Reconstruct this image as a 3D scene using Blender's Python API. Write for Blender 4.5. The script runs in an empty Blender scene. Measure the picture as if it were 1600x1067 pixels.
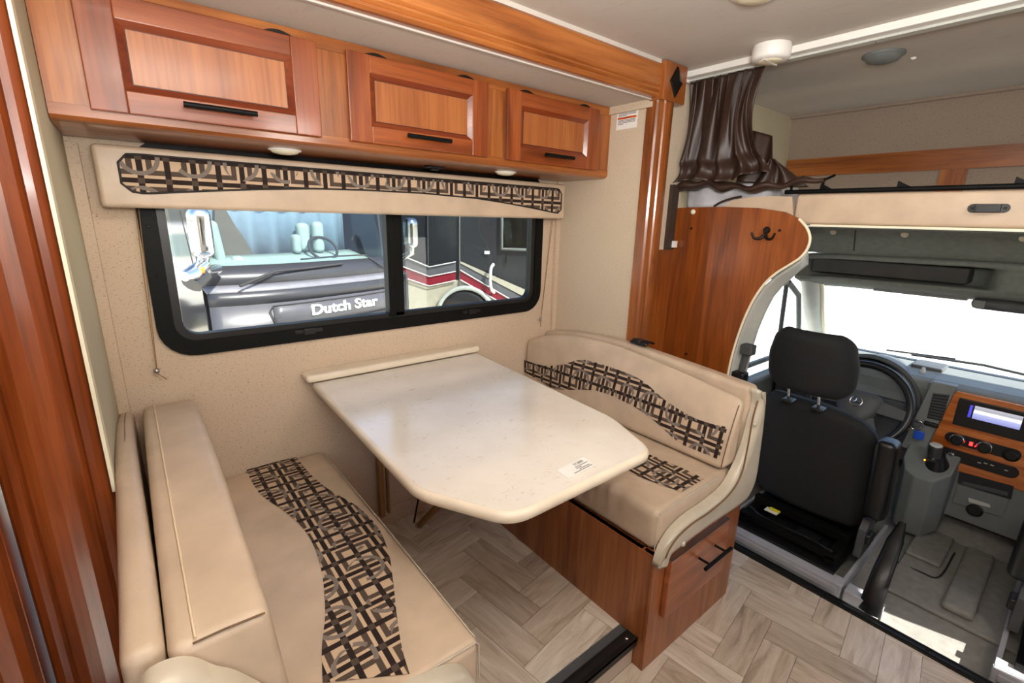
import bpy, bmesh, math, random
from mathutils import Vector, Matrix
random.seed(7)
SC = bpy.context.scene
COL = SC.collection
# ------------------------------------------------------------------ camera
F = 732.17
R_RIGHT = Vector((0.78125, -0.62375, 0.02422)); R_UP = Vector((0.14042, 0.21341, 0.96682)); R_FWD = Vector((0.60822, 0.75193, -0.25431))
EYE = Vector((0, 0, 1.5))
cd = bpy.data.cameras.new('camera'); cam = bpy.data.objects.new('camera', cd); COL.objects.link(cam)
cd.sensor_fit = 'HORIZONTAL'; cd.sensor_width = 36; cd.lens = F / 1600 * 36; cd.clip_start = .02; cd.clip_end = 300
m = Matrix((R_RIGHT, R_UP, -R_FWD)).transposed().to_4x4(); m.translation = EYE; cam.matrix_world = m
SC.camera = cam
# ------------------------------------------------------------------ world, sun, lights, exposure
SC.view_settings.view_transform = 'Standard'; SC.view_settings.look = 'None'
SC.view_settings.exposure = 0.9; SC.view_settings.gamma = 1.0; SC.view_settings.use_curve_mapping = False
W = bpy.data.worlds.new('sky'); SC.world = W; W.use_nodes = True
nt = W.node_tree; bg = nt.nodes['Background']
sky = nt.nodes.new('ShaderNodeTexSky'); sky.sky_type = 'NISHITA'; sky.sun_disc = False
sky.sun_elevation = math.radians(48); sky.sun_rotation = math.radians(170); sky.dust_density = 1.5
nt.links.new(sky.outputs[0], bg.inputs[0]); bg.inputs[1].default_value = 0.30
SUN_DIR = Vector((-0.10, 0.73, -0.68)).normalized()        # travelling direction
sl = bpy.data.lights.new('sun', 'SUN'); sl.energy = 8.5; sl.angle = math.radians(.6); sl.color = (1, .95, .87)
so = bpy.data.objects.new('sun', sl); COL.objects.link(so); so.rotation_euler = SUN_DIR.to_track_quat('-Z', 'Y').to_euler()
def area(name, loc, to, size, energy, color=(1, .93, .84), sy=None):
    l = bpy.data.lights.new(name, 'AREA'); l.energy = energy; l.color = color; l.size = size
    if sy: l.shape = 'RECTANGLE'; l.size_y = sy
    o = bpy.data.objects.new(name, l); COL.objects.link(o); o.location = loc
    o.rotation_euler = (Vector(to) - Vector(loc)).to_track_quat('-Z', 'Y').to_euler(); return o
area('flash_bounce_light', (.05, -.10, 1.66), (.36, .12, 2.12), .30, 24, (1, .97, .93))
area('ceiling_fill_light', (.30, .10, 2.10), (.36, .30, 0), .45, 3.5, (1, .93, .84))  # added overhead fill, no fixture behind it
area('galley_fill_light', (1.0, -.80, 2.05), (1.35, .55, .35), .35, 7, (1, .95, .88))  # added fill from the aisle side, aimed at the bench drawer
# ------------------------------------------------------------------ geometry helpers
ORG = {}
def ray(px, py): return R_RIGHT * ((px - 800) / F) - R_UP * ((py - 533.5) / F) + R_FWD
def PX(px, py, X): d = ray(px, py); return EYE + d * (X / d.x)
def PY(px, py, Y): d = ray(px, py); return EYE + d * (Y / d.y)
def PZ(px, py, Z): d = ray(px, py); return EYE + d * ((Z - 1.5) / d.z)
def PN(px, py, p, n): d = ray(px, py); n = Vector(n); return EYE + d * ((Vector(p) - EYE).dot(n) / d.dot(n))
def smoothstep(t): t = max(0, min(1, t)); return t * t * (3 - 2 * t)
def interp(xs, ys, x):
    if x <= xs[0]: return ys[0]
    for i in range(1, len(xs)):
        if x <= xs[i]:
            return ys[i-1] + (ys[i] - ys[i-1]) * (x - xs[i-1]) / (xs[i] - xs[i-1])
    return ys[-1]
def spline(pts, n=8):
    P = [Vector(p) for p in pts]; out = []
    for i in range(len(P) - 1):
        a = P[i-1] if i else P[i] * 2 - P[i+1]; b = P[i]; c = P[i+1]; d = P[i+2] if i + 2 < len(P) else P[i+1] * 2 - P[i]
        for k in range(n):
            t = k / n
            out.append(.5 * ((2*b) + (c-a)*t + (2*a-5*b+4*c-d)*t*t + (3*b-a-3*c+d)*t*t*t))
    out.append(P[-1]); return out
class MB:
    def __init__(s): s.v = []; s.f = []; s.uv = {}; s.sm = set()
    def add(s, vs, fs, smooth=False, uv=None):
        o = len(s.v); s.v += [Vector(v) for v in vs]
        for f in fs:
            if smooth: s.sm.add(len(s.f))
            s.f.append([o + i for i in f])
        if uv:
            for i, w in enumerate(uv): s.uv[o + i] = w
        return s
    def box(s, lo, hi):
        x0, y0, z0 = lo; x1, y1, z1 = hi
        x0, x1 = min(x0, x1), max(x0, x1); y0, y1 = min(y0, y1), max(y0, y1); z0, z1 = min(z0, z1), max(z0, z1)
        v = [(x0,y0,z0),(x1,y0,z0),(x1,y1,z0),(x0,y1,z0),(x0,y0,z1),(x1,y0,z1),(x1,y1,z1),(x0,y1,z1)]
        return s.add(v, [(0,3,2,1),(4,5,6,7),(0,1,5,4),(1,2,6,5),(2,3,7,6),(3,0,4,7)])
    def rbox(s, lo, hi, r, n=(6,6,6), fn=None, k=3):
        c = (Vector(lo) + Vector(hi)) / 2; h = Vector([abs(b - a) / 2 for a, b in zip(lo, hi)]); r = min(r, *h)
        ax = []
        for i in range(3):
            e = h[i] - r
            L = [-e - r * math.tan(math.pi/4 * (k - j) / k) for j in range(k)]
            mid = [-e + 2 * e * j / n[i] for j in range(n[i] + 1)] if e > 1e-6 else [0.0]
            ax.append(L + mid + [-q for q in reversed(L)])
        idx = {}; vs = []; fs = []
        def vert(p):
            key = tuple(round(q, 6) for q in p)
            if key not in idx:
                inn = Vector([max(-(h[i]-r), min(h[i]-r, p[i])) for i in range(3)]); d = Vector(p) - inn
                q = c + inn + (d.normalized() * r if d.length > 1e-9 else d)
                if fn: q = Vector(fn(q))
                idx[key] = len(vs); vs.append(q)
            return idx[key]
        for a in range(3):
            b, d = (a + 1) % 3, (a + 2) % 3
            for sgn in (-1, 1):
                for i in range(len(ax[b]) - 1):
                    for j in range(len(ax[d]) - 1):
                        q = []
                        for (ii, jj) in ((i, j), (i+1, j), (i+1, j+1), (i, j+1)):
                            p = [0, 0, 0]; p[a] = sgn * h[a]; p[b] = ax[b][ii]; p[d] = ax[d][jj]; q.append(vert(p))
                        if sgn < 0: q.reverse()
                        if len(set(q)) > 2:
                            u = []; [u.append(w) for w in q if w not in u]; fs.append(u)
        return s.add(vs, fs, True)
    def prism(s, pts, vec, smooth=False, caps=True):
        n = len(pts); vec = Vector(vec); P = [Vector(p) for p in pts]
        nor = Vector((0,0,0))
        for i in range(n): nor += P[i].cross(P[(i+1) % n])
        if nor.dot(vec) < 0: P.reverse()
        vs = P + [p + vec for p in P]
        s.add(vs, [(i, (i+1) % n, n + (i+1) % n, n + i) for i in range(n)], smooth)
        if caps:
            s.add(P, [tuple(range(n-1, -1, -1))]); s.add([p + vec for p in P], [tuple(range(n))])
        return s
    def tube(s, pts, r, n=10, closed=False, flat=1.0):
        P = [Vector(p) for p in pts]; m_ = len(P); vs = []; prev = None
        for i, p in enumerate(P):
            if closed: t = P[(i+1) % m_] - P[i-1]
            else: t = P[min(i+1, m_-1)] - P[max(i-1, 0)]
            t.normalize()
            if prev is None:
                a = Vector((0,0,1)) if abs(t.z) < .9 else Vector((1,0,0)); u = t.cross(a).normalized()
            else: u = (prev - t * prev.dot(t)).normalized()
            prev = u; w = t.cross(u); rr = r[i] if isinstance(r, (list, tuple)) else r
            for k in range(n):
                a = 2 * math.pi * k / n; vs.append(p + u * (rr * math.cos(a)) + w * (rr * flat * math.sin(a)))
        fs = []
        for i in range(m_ if closed else m_ - 1):
            j = (i + 1) % m_
            for k in range(n): fs.append((i*n+k, i*n+(k+1) % n, j*n+(k+1) % n, j*n+k))
        s.add(vs, fs, True)
        if not closed: s.add(vs[:n], [tuple(range(n-1,-1,-1))]); s.add(vs[-n:], [tuple(range(n))])
        return s
    def lathe(s, prof, c, axis=(0,0,1), n=24, sx=1.0, ref=None):
        ax = Vector(axis).normalized(); a = Vector(ref) if ref else (Vector((1,0,0)) if abs(ax.x) < .9 else Vector((0,1,0)))
        u = (a - ax * a.dot(ax)).normalized(); w = ax.cross(u); c = Vector(c); vs = []; fs = []
        for (r, h) in prof:
            for k in range(n):
                t = 2*math.pi*k/n; vs.append(c + ax*h + u*(r*sx*math.cos(t)) + w*(r*math.sin(t)))
        for i in range(len(prof)-1):
            for k in range(n): fs.append((i*n+k, i*n+(k+1)%n, (i+1)*n+(k+1)%n, (i+1)*n+k))
        s.add(vs, fs, True)
        s.add(vs[:n], [tuple(range(n-1,-1,-1))]); s.add(vs[-n:], [tuple(range(n))]); return s
    def grid(s, fn, nu, nv, uvfn=None, smooth=True):
        vs = []; uv = []
        for i in range(nu+1):
            for j in range(nv+1):
                vs.append(fn(i/nu, j/nv)); uv.append(uvfn(i/nu, j/nv) if uvfn else (0,0))
        fs = [(i*(nv+1)+j, (i+1)*(nv+1)+j, (i+1)*(nv+1)+j+1, i*(nv+1)+j+1) for i in range(nu) for j in range(nv)]
        return s.add(vs, fs, smooth, uv)
    def build(s, name, mat, parent=None, org=None, kind=None, solid=0, bevel=0, recalc=True):
        o_ = ORG[parent.as_pointer()] if parent else Vector(org or (0,0,0))
        me = bpy.data.meshes.new(name); me.from_pydata([tuple(v - o_) for v in s.v], [], s.f)
        for i, p in enumerate(me.polygons): p.use_smooth = i in s.sm
        if s.uv:
            l = me.uv_layers.new(name='UVMap')
            for lp in me.loops: l.data[lp.index].uv = s.uv.get(lp.vertex_index, (0,0))
        if recalc or bevel:
            bm = bmesh.new(); bm.from_mesh(me)
            if bevel:
                bmesh.ops.remove_doubles(bm, verts=bm.verts, dist=1e-6)
                bmesh.ops.bevel(bm, geom=[e for e in bm.edges if len(e.link_faces) == 2 and e.calc_face_angle(0) > .5], offset=bevel, segments=2, affect='EDGES', profile=.6)
            if recalc: bmesh.ops.recalc_face_normals(bm, faces=bm.faces)
            bm.to_mesh(me); bm.free()
        me.materials.append(mat)
        o = bpy.data.objects.new(name, me); COL.objects.link(o)
        if parent: o.parent = parent
        else: o.location = o_
        ORG[o.as_pointer()] = o_
        if solid:
            md = o.modifiers.new('thickness', 'SOLIDIFY'); md.thickness = solid; md.offset = 0
        if kind: o['kind'] = kind
        return o
def thing(name, label, cat, loc, group=None):
    o = bpy.data.objects.new(name, None); COL.objects.link(o); o.location = loc; o.empty_display_size = .05
    ORG[o.as_pointer()] = Vector(loc); o['label'] = label; o['category'] = cat
    if group: o['group'] = group
    return o
def tag(o, label, cat, group=None):
    o['label'] = label; o['category'] = cat
    if group: o['group'] = group
    return o
def dup(root, loc, label):
    r = root.copy(); COL.objects.link(r); r.location = loc; r['label'] = label; ORG[r.as_pointer()] = Vector(loc)
    for ch in list(root.children):
        c = ch.copy(); COL.objects.link(c); c.parent = r
        for g in ch.children:
            d = g.copy(); COL.objects.link(d); d.parent = c
    return r
def box(name, mat, lo, hi, parent=None, bevel=0, kind=None, org=None):
    return MB().box(lo, hi).build(name, mat, parent, org, kind, bevel=bevel)
def text(name, body, mat, parent, origin, u, v, size, depth=.001, align='CENTER', squash=1.0, bold=0):
    cu = bpy.data.curves.new(name, 'FONT'); cu.body = body; cu.size = size; cu.extrude = depth; cu.align_x = align; cu.align_y = 'CENTER'; cu.offset = bold
    t = bpy.data.objects.new(name, cu); COL.objects.link(t)
    dg = bpy.context.evaluated_depsgraph_get(); me = bpy.data.meshes.new_from_object(t.evaluated_get(dg))
    bpy.data.objects.remove(t); u = Vector(u).normalized(); v = Vector(v).normalized(); w = u.cross(v)
    o_ = ORG[parent.as_pointer()]
    for p in me.vertices: c = p.co.copy(); p.co = Vector(origin) + u*c.x*squash + v*c.y + w*c.z - o_
    me.materials.clear(); me.materials.append(mat)
    o = bpy.data.objects.new(name, me); COL.objects.link(o); o.parent = parent; ORG[o.as_pointer()] = o_; return o
# ------------------------------------------------------------------ materials
def srgb(r, g, b):
    f = lambda c: (c/12.92 if c <= .04045 else ((c+.055)/1.055)**2.4)
    return (f(r/255), f(g/255), f(b/255), 1)
class N:
    def __init__(s, name):
        s.m = bpy.data.materials.new(name); s.m.use_nodes = True; s.t = s.m.node_tree; s.b = s.t.nodes['Principled BSDF']
    def node(s, t, **kw):
        n = s.t.nodes.new(t)
        for k, v in kw.items(): setattr(n, k, v)
        return n
    def link(s, a, b): s.t.links.new(a, b)
    def setv(s, sock, v):
        if hasattr(v, 'links') or isinstance(v, bpy.types.NodeSocket): s.link(v, sock)
        else: sock.default_value = v
    def math(s, op, a, b=0.0, c=0.0):
        n = s.node('ShaderNodeMath', operation=op)
        for i, q in enumerate((a, b, c)):
            if i < len(n.inputs): s.setv(n.inputs[i], q)
        return n.outputs[0]
    def coords(s, scale, which='Object', rnd=True):
        tc = s.node('ShaderNodeTexCoord'); mp = s.node('ShaderNodeMapping'); mp.inputs['Scale'].default_value = scale
        s.link(tc.outputs[which], mp.inputs['Vector'])
        if rnd:
            oi = s.node('ShaderNodeObjectInfo'); k = s.math('MULTIPLY', oi.outputs['Random'], 37.0)
            s.link(k, mp.inputs['Location'])
        return mp.outputs[0]
    def noise(s, vec, scale=1, detail=4, rough=.55, dist=0):
        n = s.node('ShaderNodeTexNoise'); n.inputs['Scale'].default_value = scale; n.inputs['Detail'].default_value = detail
        n.inputs['Roughness'].default_value = rough; n.inputs['Distortion'].default_value = dist
        s.link(vec, n.inputs['Vector']); return n.outputs['Fac']
    def ramp(s, fac, stops):
        n = s.node('ShaderNodeValToRGB'); e = n.color_ramp.elements
        while len(e) < len(stops): e.new(.5)
        for i, (p, c) in enumerate(stops): e[i].position = p; e[i].color = c
        s.link(fac, n.inputs[0]); return n.outputs[0]
    def mix(s, fac, a, b, mode='MIX'):
        n = s.node('ShaderNodeMix', data_type='RGBA', blend_type=mode)
        s.setv(n.inputs[0], fac); s.setv(n.inputs[6], a); s.setv(n.inputs[7], b); return n.outputs[2]
    def bump(s, h, strength=.2, dist=.002):
        n = s.node('ShaderNodeBump'); n.inputs['Strength'].default_value = strength; n.inputs['Distance'].default_value = dist
        s.link(h, n.inputs['Height']); s.link(n.outputs[0], s.b.inputs['Normal'])
    def col(s, c): s.setv(s.b.inputs['Base Color'], c)
    def p(s, rough=.5, metal=0, coat=0, spec=.5):
        s.b.inputs['Roughness'].default_value = rough; s.b.inputs['Metallic'].default_value = metal
        s.b.inputs['Coat Weight'].default_value = coat; s.b.inputs['Coat Roughness'].default_value = .12
        s.b.inputs['Specular IOR Level'].default_value = spec; return s
def wood(name, axis, c0, c1, c2, rough=.32, coat=.35, k=1.0):
    n = N(name); sc = [14*k, 14*k, 14*k]; sc[axis] = 1.3*k
    v = n.coords(sc); f = n.noise(v, 1, 5, .55, .9)
    sc2 = [120, 120, 120]; sc2[axis] = 4; v2 = n.coords(sc2); f2 = n.noise(v2, 1, 3, .6, .2)
    base = n.ramp(f, [(.28, c0), (.5, c1), (.72, c2)])
    st = n.ramp(f2, [(.3, (.48,.42,.38,1)), (.55, (1,1,1,1))])
    c = n.mix(.55, base, st, 'MULTIPLY'); n.col(c); n.p(rough, 0, coat); n.bump(f2, .05, .001); return n.m
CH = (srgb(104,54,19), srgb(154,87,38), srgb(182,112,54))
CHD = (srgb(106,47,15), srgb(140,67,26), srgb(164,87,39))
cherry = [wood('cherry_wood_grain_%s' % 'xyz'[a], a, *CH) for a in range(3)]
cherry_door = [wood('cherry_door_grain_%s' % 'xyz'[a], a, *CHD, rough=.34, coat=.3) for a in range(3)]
cherry_panel = wood('cherry_divider_panel', 2, srgb(100,46,11), srgb(138,70,19), srgb(162,90,32), .38, .2)
cherry_base = wood('cherry_laminate_base', 2, srgb(116,62,28), srgb(154,90,46), srgb(180,114,66), .35, .2)
def plain(name, c, rough=.5, metal=0, coat=0, spec=.5, var=0.06, sc=12, bump=0, bsc=400):
    n = N(name); v = n.coords((1,1,1)); f = n.noise(v, sc, 4)
    d = tuple(x*(1-var*2.2) for x in c[:3]) + (1,); l = tuple(min(1, x*(1+var)) for x in c[:3]) + (1,)
    n.col(n.ramp(f, [(.3, d), (.7, l)])); n.p(rough, metal, coat, spec)
    if bump: n.bump(n.noise(v, bsc, 2), bump, .001)
    return n.m
leather = plain('tan_leather', srgb(200,178,153), .42, 0, 0, .5, .07, 9, .25, 260)
leather_lt = plain('tan_leather_end_cap', srgb(200,190,170), .34, 0, .1, .5, .06, 9, .25, 260)
piping = plain('stitched_piping', srgb(112,82,50), .6)
dkpipe = plain('dark_piping', srgb(28,24,22), .6)
blackpl = plain('black_plastic', srgb(18,18,19), .42, var=.1)
blackmt = plain('black_metal', srgb(10,10,10), .55, .0, 0, .18, var=.1)
bronze = plain('oil_bronze', srgb(30,25,21), .4, .5, var=.15)
blackcl = plain('black_seat_cloth', srgb(24,25,26), .85, var=.12, sc=60, bump=.3, bsc=900)
chrome = plain('chrome', srgb(225,225,225), .12, 1, var=.01)
steel = plain('satin_steel', srgb(190,188,185), .3, 1, var=.04)
white = plain('white_plastic', srgb(238,236,230), .4, var=.02)
cream = plain('cream_plastic', srgb(236,228,200), .4, var=.02)
greylt = plain('pale_grey_plastic', srgb(196,198,190), .55, var=.04)
greymd = plain('grey_plastic', srgb(116,120,118), .6, var=.05, bump=.2)
greydk = plain('dark_grey_plastic', srgb(74,76,78), .6, var=.08, bump=.2)
greyfl = plain('grey_cab_mat', srgb(140,138,132), .75, var=.08, sc=30, bump=.3)
greypaint = plain('grey_painted_steel', srgb(176,178,184), .45, .1, var=.05)
headliner = plain('grey_headliner', srgb(122,126,118), .9, var=.06, sc=40, bump=.3)
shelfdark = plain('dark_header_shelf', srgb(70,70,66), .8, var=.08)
vinylblk = plain('black_vinyl', srgb(16,17,18), .38, var=.1, bump=.15)
sheet_grey = plain('grey_sheet', srgb(206,206,212), .9, var=.06, sc=25)
tan_pl = plain('tan_leg_metal', srgb(150,112,64), .5, var=.08)
def fabric_wall(name, c, spk, amt, vecscale):
    n = N(name); v = n.coords(vecscale, rnd=False); f = n.noise(v, 1, 2, .5); w = n.coords((3,3,3), rnd=False); g = n.noise(w, 1, 3)
    base = n.ramp(g, [(.3, tuple(x*.94 for x in c[:3])+(1,)), (.7, c)])
    s = n.ramp(f, [(.345, (1,1,1,1)), (.375, (0,0,0,1))]); f2 = n.noise(n.coords((500,500,500), rnd=False), 1, 1)
    b2 = n.mix(.25, base, n.ramp(f2, [(.3, (.7,.7,.7,1)), (.6, (1,1,1,1))]), 'MULTIPLY')
    n.col(n.mix(n.math('MULTIPLY', s, amt), b2, spk)); n.p(.85, 0, 0, .3); return n.m
wallmat = fabric_wall('beige_flecked_wall', srgb(208,186,162), srgb(120,100,84), .8, (120,300,420))
wallside = fabric_wall('beige_flecked_side_wall', srgb(208,190,166), srgb(140,122,104), .5, (300,120,420))
wallplain = fabric_wall('plain_green_beige_wall', srgb(196,186,158), srgb(170,160,140), .3, (200,75,330))
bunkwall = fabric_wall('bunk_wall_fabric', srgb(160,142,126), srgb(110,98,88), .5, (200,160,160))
ceilm = fabric_wall('ceiling_vinyl', srgb(206,198,188), srgb(190,182,172), .4, (40,12,40))
def pattern():
    n = N('geometric_upholstery'); tc = n.node('ShaderNodeTexCoord'); sp = n.node('ShaderNodeSeparateXYZ'); n.link(tc.outputs['UV'], sp.inputs[0])
    U = .0625; M = n.math
    u = M('DIVIDE', sp.outputs[0], U); v = M('DIVIDE', sp.outputs[1], U)
    def per(x, p, off=0): return M('SUBTRACT', M('FLOORED_MODULO', M('ADD', x, p/2 + off), float(p)), p/2)   # centred on multiples of p
    u1 = M('ABSOLUTE', per(u, 1)); v1 = M('ABSOLUTE', per(v, 1))
    au = M('ABSOLUTE', per(u, 2)); av = M('ABSOLUTE', per(v, 2)); bu = M('ABSOLUTE', per(u, 2, 1)); bv = M('ABSOLUTE', per(v, 2, 1))
    lines = M('MAXIMUM', M('LESS_THAN', u1, .115), M('LESS_THAN', v1, .105)); thick = M('MAXIMUM', M('LESS_THAN', au, .095), M('LESS_THAN', bv, .09)); thick = M('MAXIMUM', thick, M('LESS_THAN', bu, .095))
    nodes_ = M('MULTIPLY', M('LESS_THAN', u1, .13), M('LESS_THAN', v1, .125))
    mx = M('MAXIMUM', au, av); ring = M('MULTIPLY', M('GREATER_THAN', mx, .54), M('LESS_THAN', mx, .76))
    edge = M('MULTIPLY', M('GREATER_THAN', mx, .55), M('LESS_THAN', mx, .81))
    rr = M('SQRT', M('ADD', M('MULTIPLY', bu, bu), M('MULTIPLY', av, av))); circ = M('MULTIPLY', M('GREATER_THAN', rr, .6), M('LESS_THAN', rr, .78))
    half = M('GREATER_THAN', n.noise(tc.outputs['UV'], 16, 1), .46)
    nz = n.noise(tc.outputs['UV'], 420, 2)
    beige = n.mix(n.noise(tc.outputs['UV'], 300, 1), srgb(184,156,128), srgb(206,180,150))
    dark = n.mix(nz, srgb(30,20,18), srgb(52,38,32)); grey = n.mix(nz, srgb(48,38,32), srgb(102,86,74)); tw = n.mix(nz, srgb(70,62,56), srgb(160,146,134))
    c = n.mix(ring, beige, grey); c = n.mix(lines, c, dark); c = n.mix(M('MULTIPLY', circ, half), c, tw); c = n.mix(nodes_, c, grey)
    n.col(c); n.p(.8, 0, 0, .25); n.bump(nz, .3, .001); return n.m
pat = pattern()
def plankmat():
    n = N('vinyl_plank'); oi = n.node('ShaderNodeObjectInfo'); tc = n.node('ShaderNodeTexCoord'); at = n.node('ShaderNodeUVMap')
    mp = n.node('ShaderNodeMapping'); mp.inputs['Scale'].default_value = (4, 26, 1); n.link(tc.outputs['UV'], mp.inputs[0])
    n.link(n.math('MULTIPLY', oi.outputs['Random'], 50.0), mp.inputs['Location'])
    f = n.noise(mp.outputs[0], 1, 6, .65, .8)
    a = n.ramp(f, [(.25, srgb(152,134,116)), (.45, srgb(202,189,172)), (.7, srgb(230,221,208))])
    t = n.ramp(oi.outputs['Random'], [(0, (.66,.61,.56,1)), (.45, (.86,.82,.77,1)), (1, (1,1,1,1))])
    n.col(n.mix(1.0, a, t, 'MULTIPLY')); n.p(.34, 0, .3, .6); n.b.inputs['Coat Roughness'].default_value = .22; n.bump(f, .12, .001); return n.m
plankm = plankmat()
def stone():
    n = N('stone_look_laminate'); v = n.coords((1,1,1)); a = n.noise(v, 14, 6, .7, 1.5); b = n.noise(n.coords((30,60,30)), 1, 5, .7, 2.0)
    base = n.ramp(n.noise(v, 3, 3), [(.35, srgb(220,212,200)), (.65, srgb(232,226,216))])
    veins = n.math('MULTIPLY', n.ramp(b, [(.56,(0,0,0,1)),(.70,(1,1,1,1))]), n.ramp(a, [(.48,(0,0,0,1)),(.6,(1,1,1,1))]))
    c = n.mix(n.math('MULTIPLY', veins, .7), base, srgb(160,134,106)); n.col(c); n.p(.16, 0, .35); return n.m
lam = stone()
lam_edge = plain('table_edge_band', srgb(226,212,190), .35, var=.04)
def glassm(name, tint, refl=.5, rough=0.0):
    n = N(name); t = n.t; t.nodes.remove(n.b); out = t.nodes['Material Output']
    tr = n.node('ShaderNodeBsdfTransparent'); tr.inputs[0].default_value = tint; gl = n.node('ShaderNodeBsdfGlossy'); gl.inputs['Roughness'].default_value = rough
    fr = n.node('ShaderNodeLayerWeight'); fr.inputs[0].default_value = .5; mx = n.node('ShaderNodeMixShader'); fac = n.math('ADD', .045, n.math('MULTIPLY', n.math('POWER', fr.outputs['Facing'], 5.0), .9))
    n.link(n.math('MULTIPLY', fac, refl), mx.inputs[0]); n.link(tr.outputs[0], mx.inputs[1]); n.link(gl.outputs[0], mx.inputs[2]); n.link(mx.outputs[0], out.inputs[0]); return n.m
pane = glassm('window_glass', (.93,.95,.95,1), .6)
pane_dark = glassm('tinted_glass', (.55,.58,.58,1), .8)
pane_teal = glassm('coach_glass', (.80,.87,.88,1), 1.0)
def emit(name, c, s):
    n = N(name); n.col(c); n.b.inputs['Emission Color'].default_value = c; n.b.inputs['Emission Strength'].default_value = s; n.p(.3); return n.m
led = emit('red_led', (1,.02,.02,1), 3); ledo = emit('orange_led', (1,.3,.02,1), 3)
def screenm():
    n = N('reversing_screen'); tc = n.node('ShaderNodeTexCoord'); sp = n.node('ShaderNodeSeparateXYZ'); n.link(tc.outputs['UV'], sp.inputs[0])
    f = n.math('ADD', sp.outputs[1], n.math('MULTIPLY', n.math('SUBTRACT', n.noise(tc.outputs['UV'], 9, 5), .5), .10))
    c = n.ramp(f, [(0, srgb(128,132,190)), (.42, srgb(168,174,214)), (.47, srgb(240,240,240)), (.66, srgb(236,236,238)), (.72, srgb(150,150,158)), (1, srgb(176,176,186))])
    n.col((.02,.02,.02,1)); n.link(c, n.b.inputs['Emission Color']); n.b.inputs['Emission Strength'].default_value = .75; n.p(.2); return n.m
screen = screenm()
satin = plain('brown_satin', srgb(54,35,26), .45, 0, 0, .5, var=.12, sc=6)
satin_n = satin
# outside
asphalt = plain('pale_concrete', srgb(240,234,216), .9, var=.05, sc=3)
coachdk = plain('coach_dark_paint', srgb(44,45,48), .35, 0, .12, .35, var=.05)
coachflank = plain('coach_polished_flank', srgb(46,46,49), .08, 0, .25, .4, var=.04)
coachgr = plain('coach_grey_paint', srgb(104,104,108), .35, 0, .12, .35, var=.05)
coachgr2 = plain('coach_charcoal_paint', srgb(66,66,70), .35, 0, .12, .35, var=.05)
coachred = plain('coach_red_stripe', srgb(150,40,56), .35, .1, .4, var=.05)
coachbeige = plain('coach_beige_paint', srgb(196,188,168), .4, 0, .3, var=.05)
coachblk = plain('coach_black_paint', srgb(52,54,58), .3, .2, .5, var=.08)
silver = plain('silver_letter', srgb(235,235,232), .4, .2, var=.02)
teal_in = plain('pale_teal_interior', srgb(136,152,146), .8, var=.06)
blue_in = plain('pale_blue_screen', srgb(122,142,158), .8, var=.05)
brown_in = plain('brown_interior', srgb(72,66,54), .8, var=.1)
orange = plain('orange_lens', srgb(255,120,40), .3)
rubber = plain('black_rubber', srgb(34,34,36), .7, var=.1)
treem = plain('green_leaves', srgb(96,130,60), .8, var=.3, sc=40)

exec_parts = []
# ------------------------------------------------------------------ SETTING
def struct(mb, name, mat, parent=None, **k): return mb.build(name, mat, parent, kind=None if parent else 'structure', **k)
# floors with individual planks
main_floor = struct(MB().box((-1.5,-1.1,-.06),(2.05,1.30,-.004)), 'floor', greydk)
slide_floor = struct(MB().box((-.12,.745,.04),(1.78,1.85,.113)), 'floor', greydk)
def clip(poly, ax, lim, keep_less):
    out = []
    for i in range(len(poly)):
        a, b = poly[i], poly[(i+1) % len(poly)]
        ina = (a[ax] <= lim) == keep_less or a[ax] == lim; inb = (b[ax] <= lim) == keep_less or b[ax] == lim
        if ina: out.append(a)
        if ina != inb:
            t = (lim - a[ax]) / (b[ax] - a[ax]); out.append(tuple(a[k] + (b[k]-a[k])*t for k in range(4)))
    return out
def herringbone(parent, x0, x1, y0, y1, z, ang, w=.11, L=.33, th=.004, g=.0007, off=(0,0)):
    ca, sa = math.cos(ang), math.sin(ang); cnt = 0
    for i in range(-24, 25):
        for j in range(-10, 11):
            for kind in (0, 1):
                # staircase herringbone unit
                bx = i*w + j*L*1.0 ; by = i*w - j*L*1.0
                bx = i*w + j*2*L/2; by = i*w - j*2*L/2
                if kind == 0: q = [(bx+g, by+g), (bx+L-g, by+g), (bx+L-g, by+w-g), (bx+g, by+w-g)]
                else: q = [(bx+g, by+w+g), (bx+w-g, by+w+g), (bx+w-g, by+w+L-g), (bx+g, by+w+L-g)]
                pts = []
                for k, (x, y) in enumerate(q):
                    uvs = [(0,0),(L,0),(L,w),(0,w)][k] if kind == 0 else [(0,0),(0,w),(L,w),(L,0)][k]
                    pts.append((x*ca - y*sa + off[0], x*sa + y*ca + off[1], uvs[0], uvs[1]))
                for ax, lim, less in ((0,x0,False),(0,x1,True),(1,y0,False),(1,y1,True)):
                    if len(pts) >= 3: pts = clip(pts, ax, lim, less)
                if len(pts) < 3: continue
                ar = abs(sum(pts[k][0]*pts[(k+1)%len(pts)][1]-pts[(k+1)%len(pts)][0]*pts[k][1] for k in range(len(pts))))/2
                if ar < .0008: continue
                n = len(pts); dz = random.uniform(-.0004, 0)
                mb = MB(); vs = [(p[0],p[1],z-th) for p in pts] + [(p[0],p[1],z+dz) for p in pts]
                mb.add(vs, [tuple(range(n,2*n))] + [(k,(k+1)%n,n+(k+1)%n,n+k) for k in range(n)], False, [(p[2],p[3]) for p in pts]*2)
                mb.build('plank', plankm, parent); cnt += 1
    return cnt
print('planks', herringbone(main_floor, -.45, 2.05, -.75, .735, 0.0, math.radians(8), off=(.5,0)), herringbone(main_floor, 1.76, 2.05, .735, 1.28, 0.0, math.radians(8), off=(.5,0)), herringbone(slide_floor, .30, 1.30, .80, 1.82, .117, math.radians(8), off=(.62,1.3)))
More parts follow.
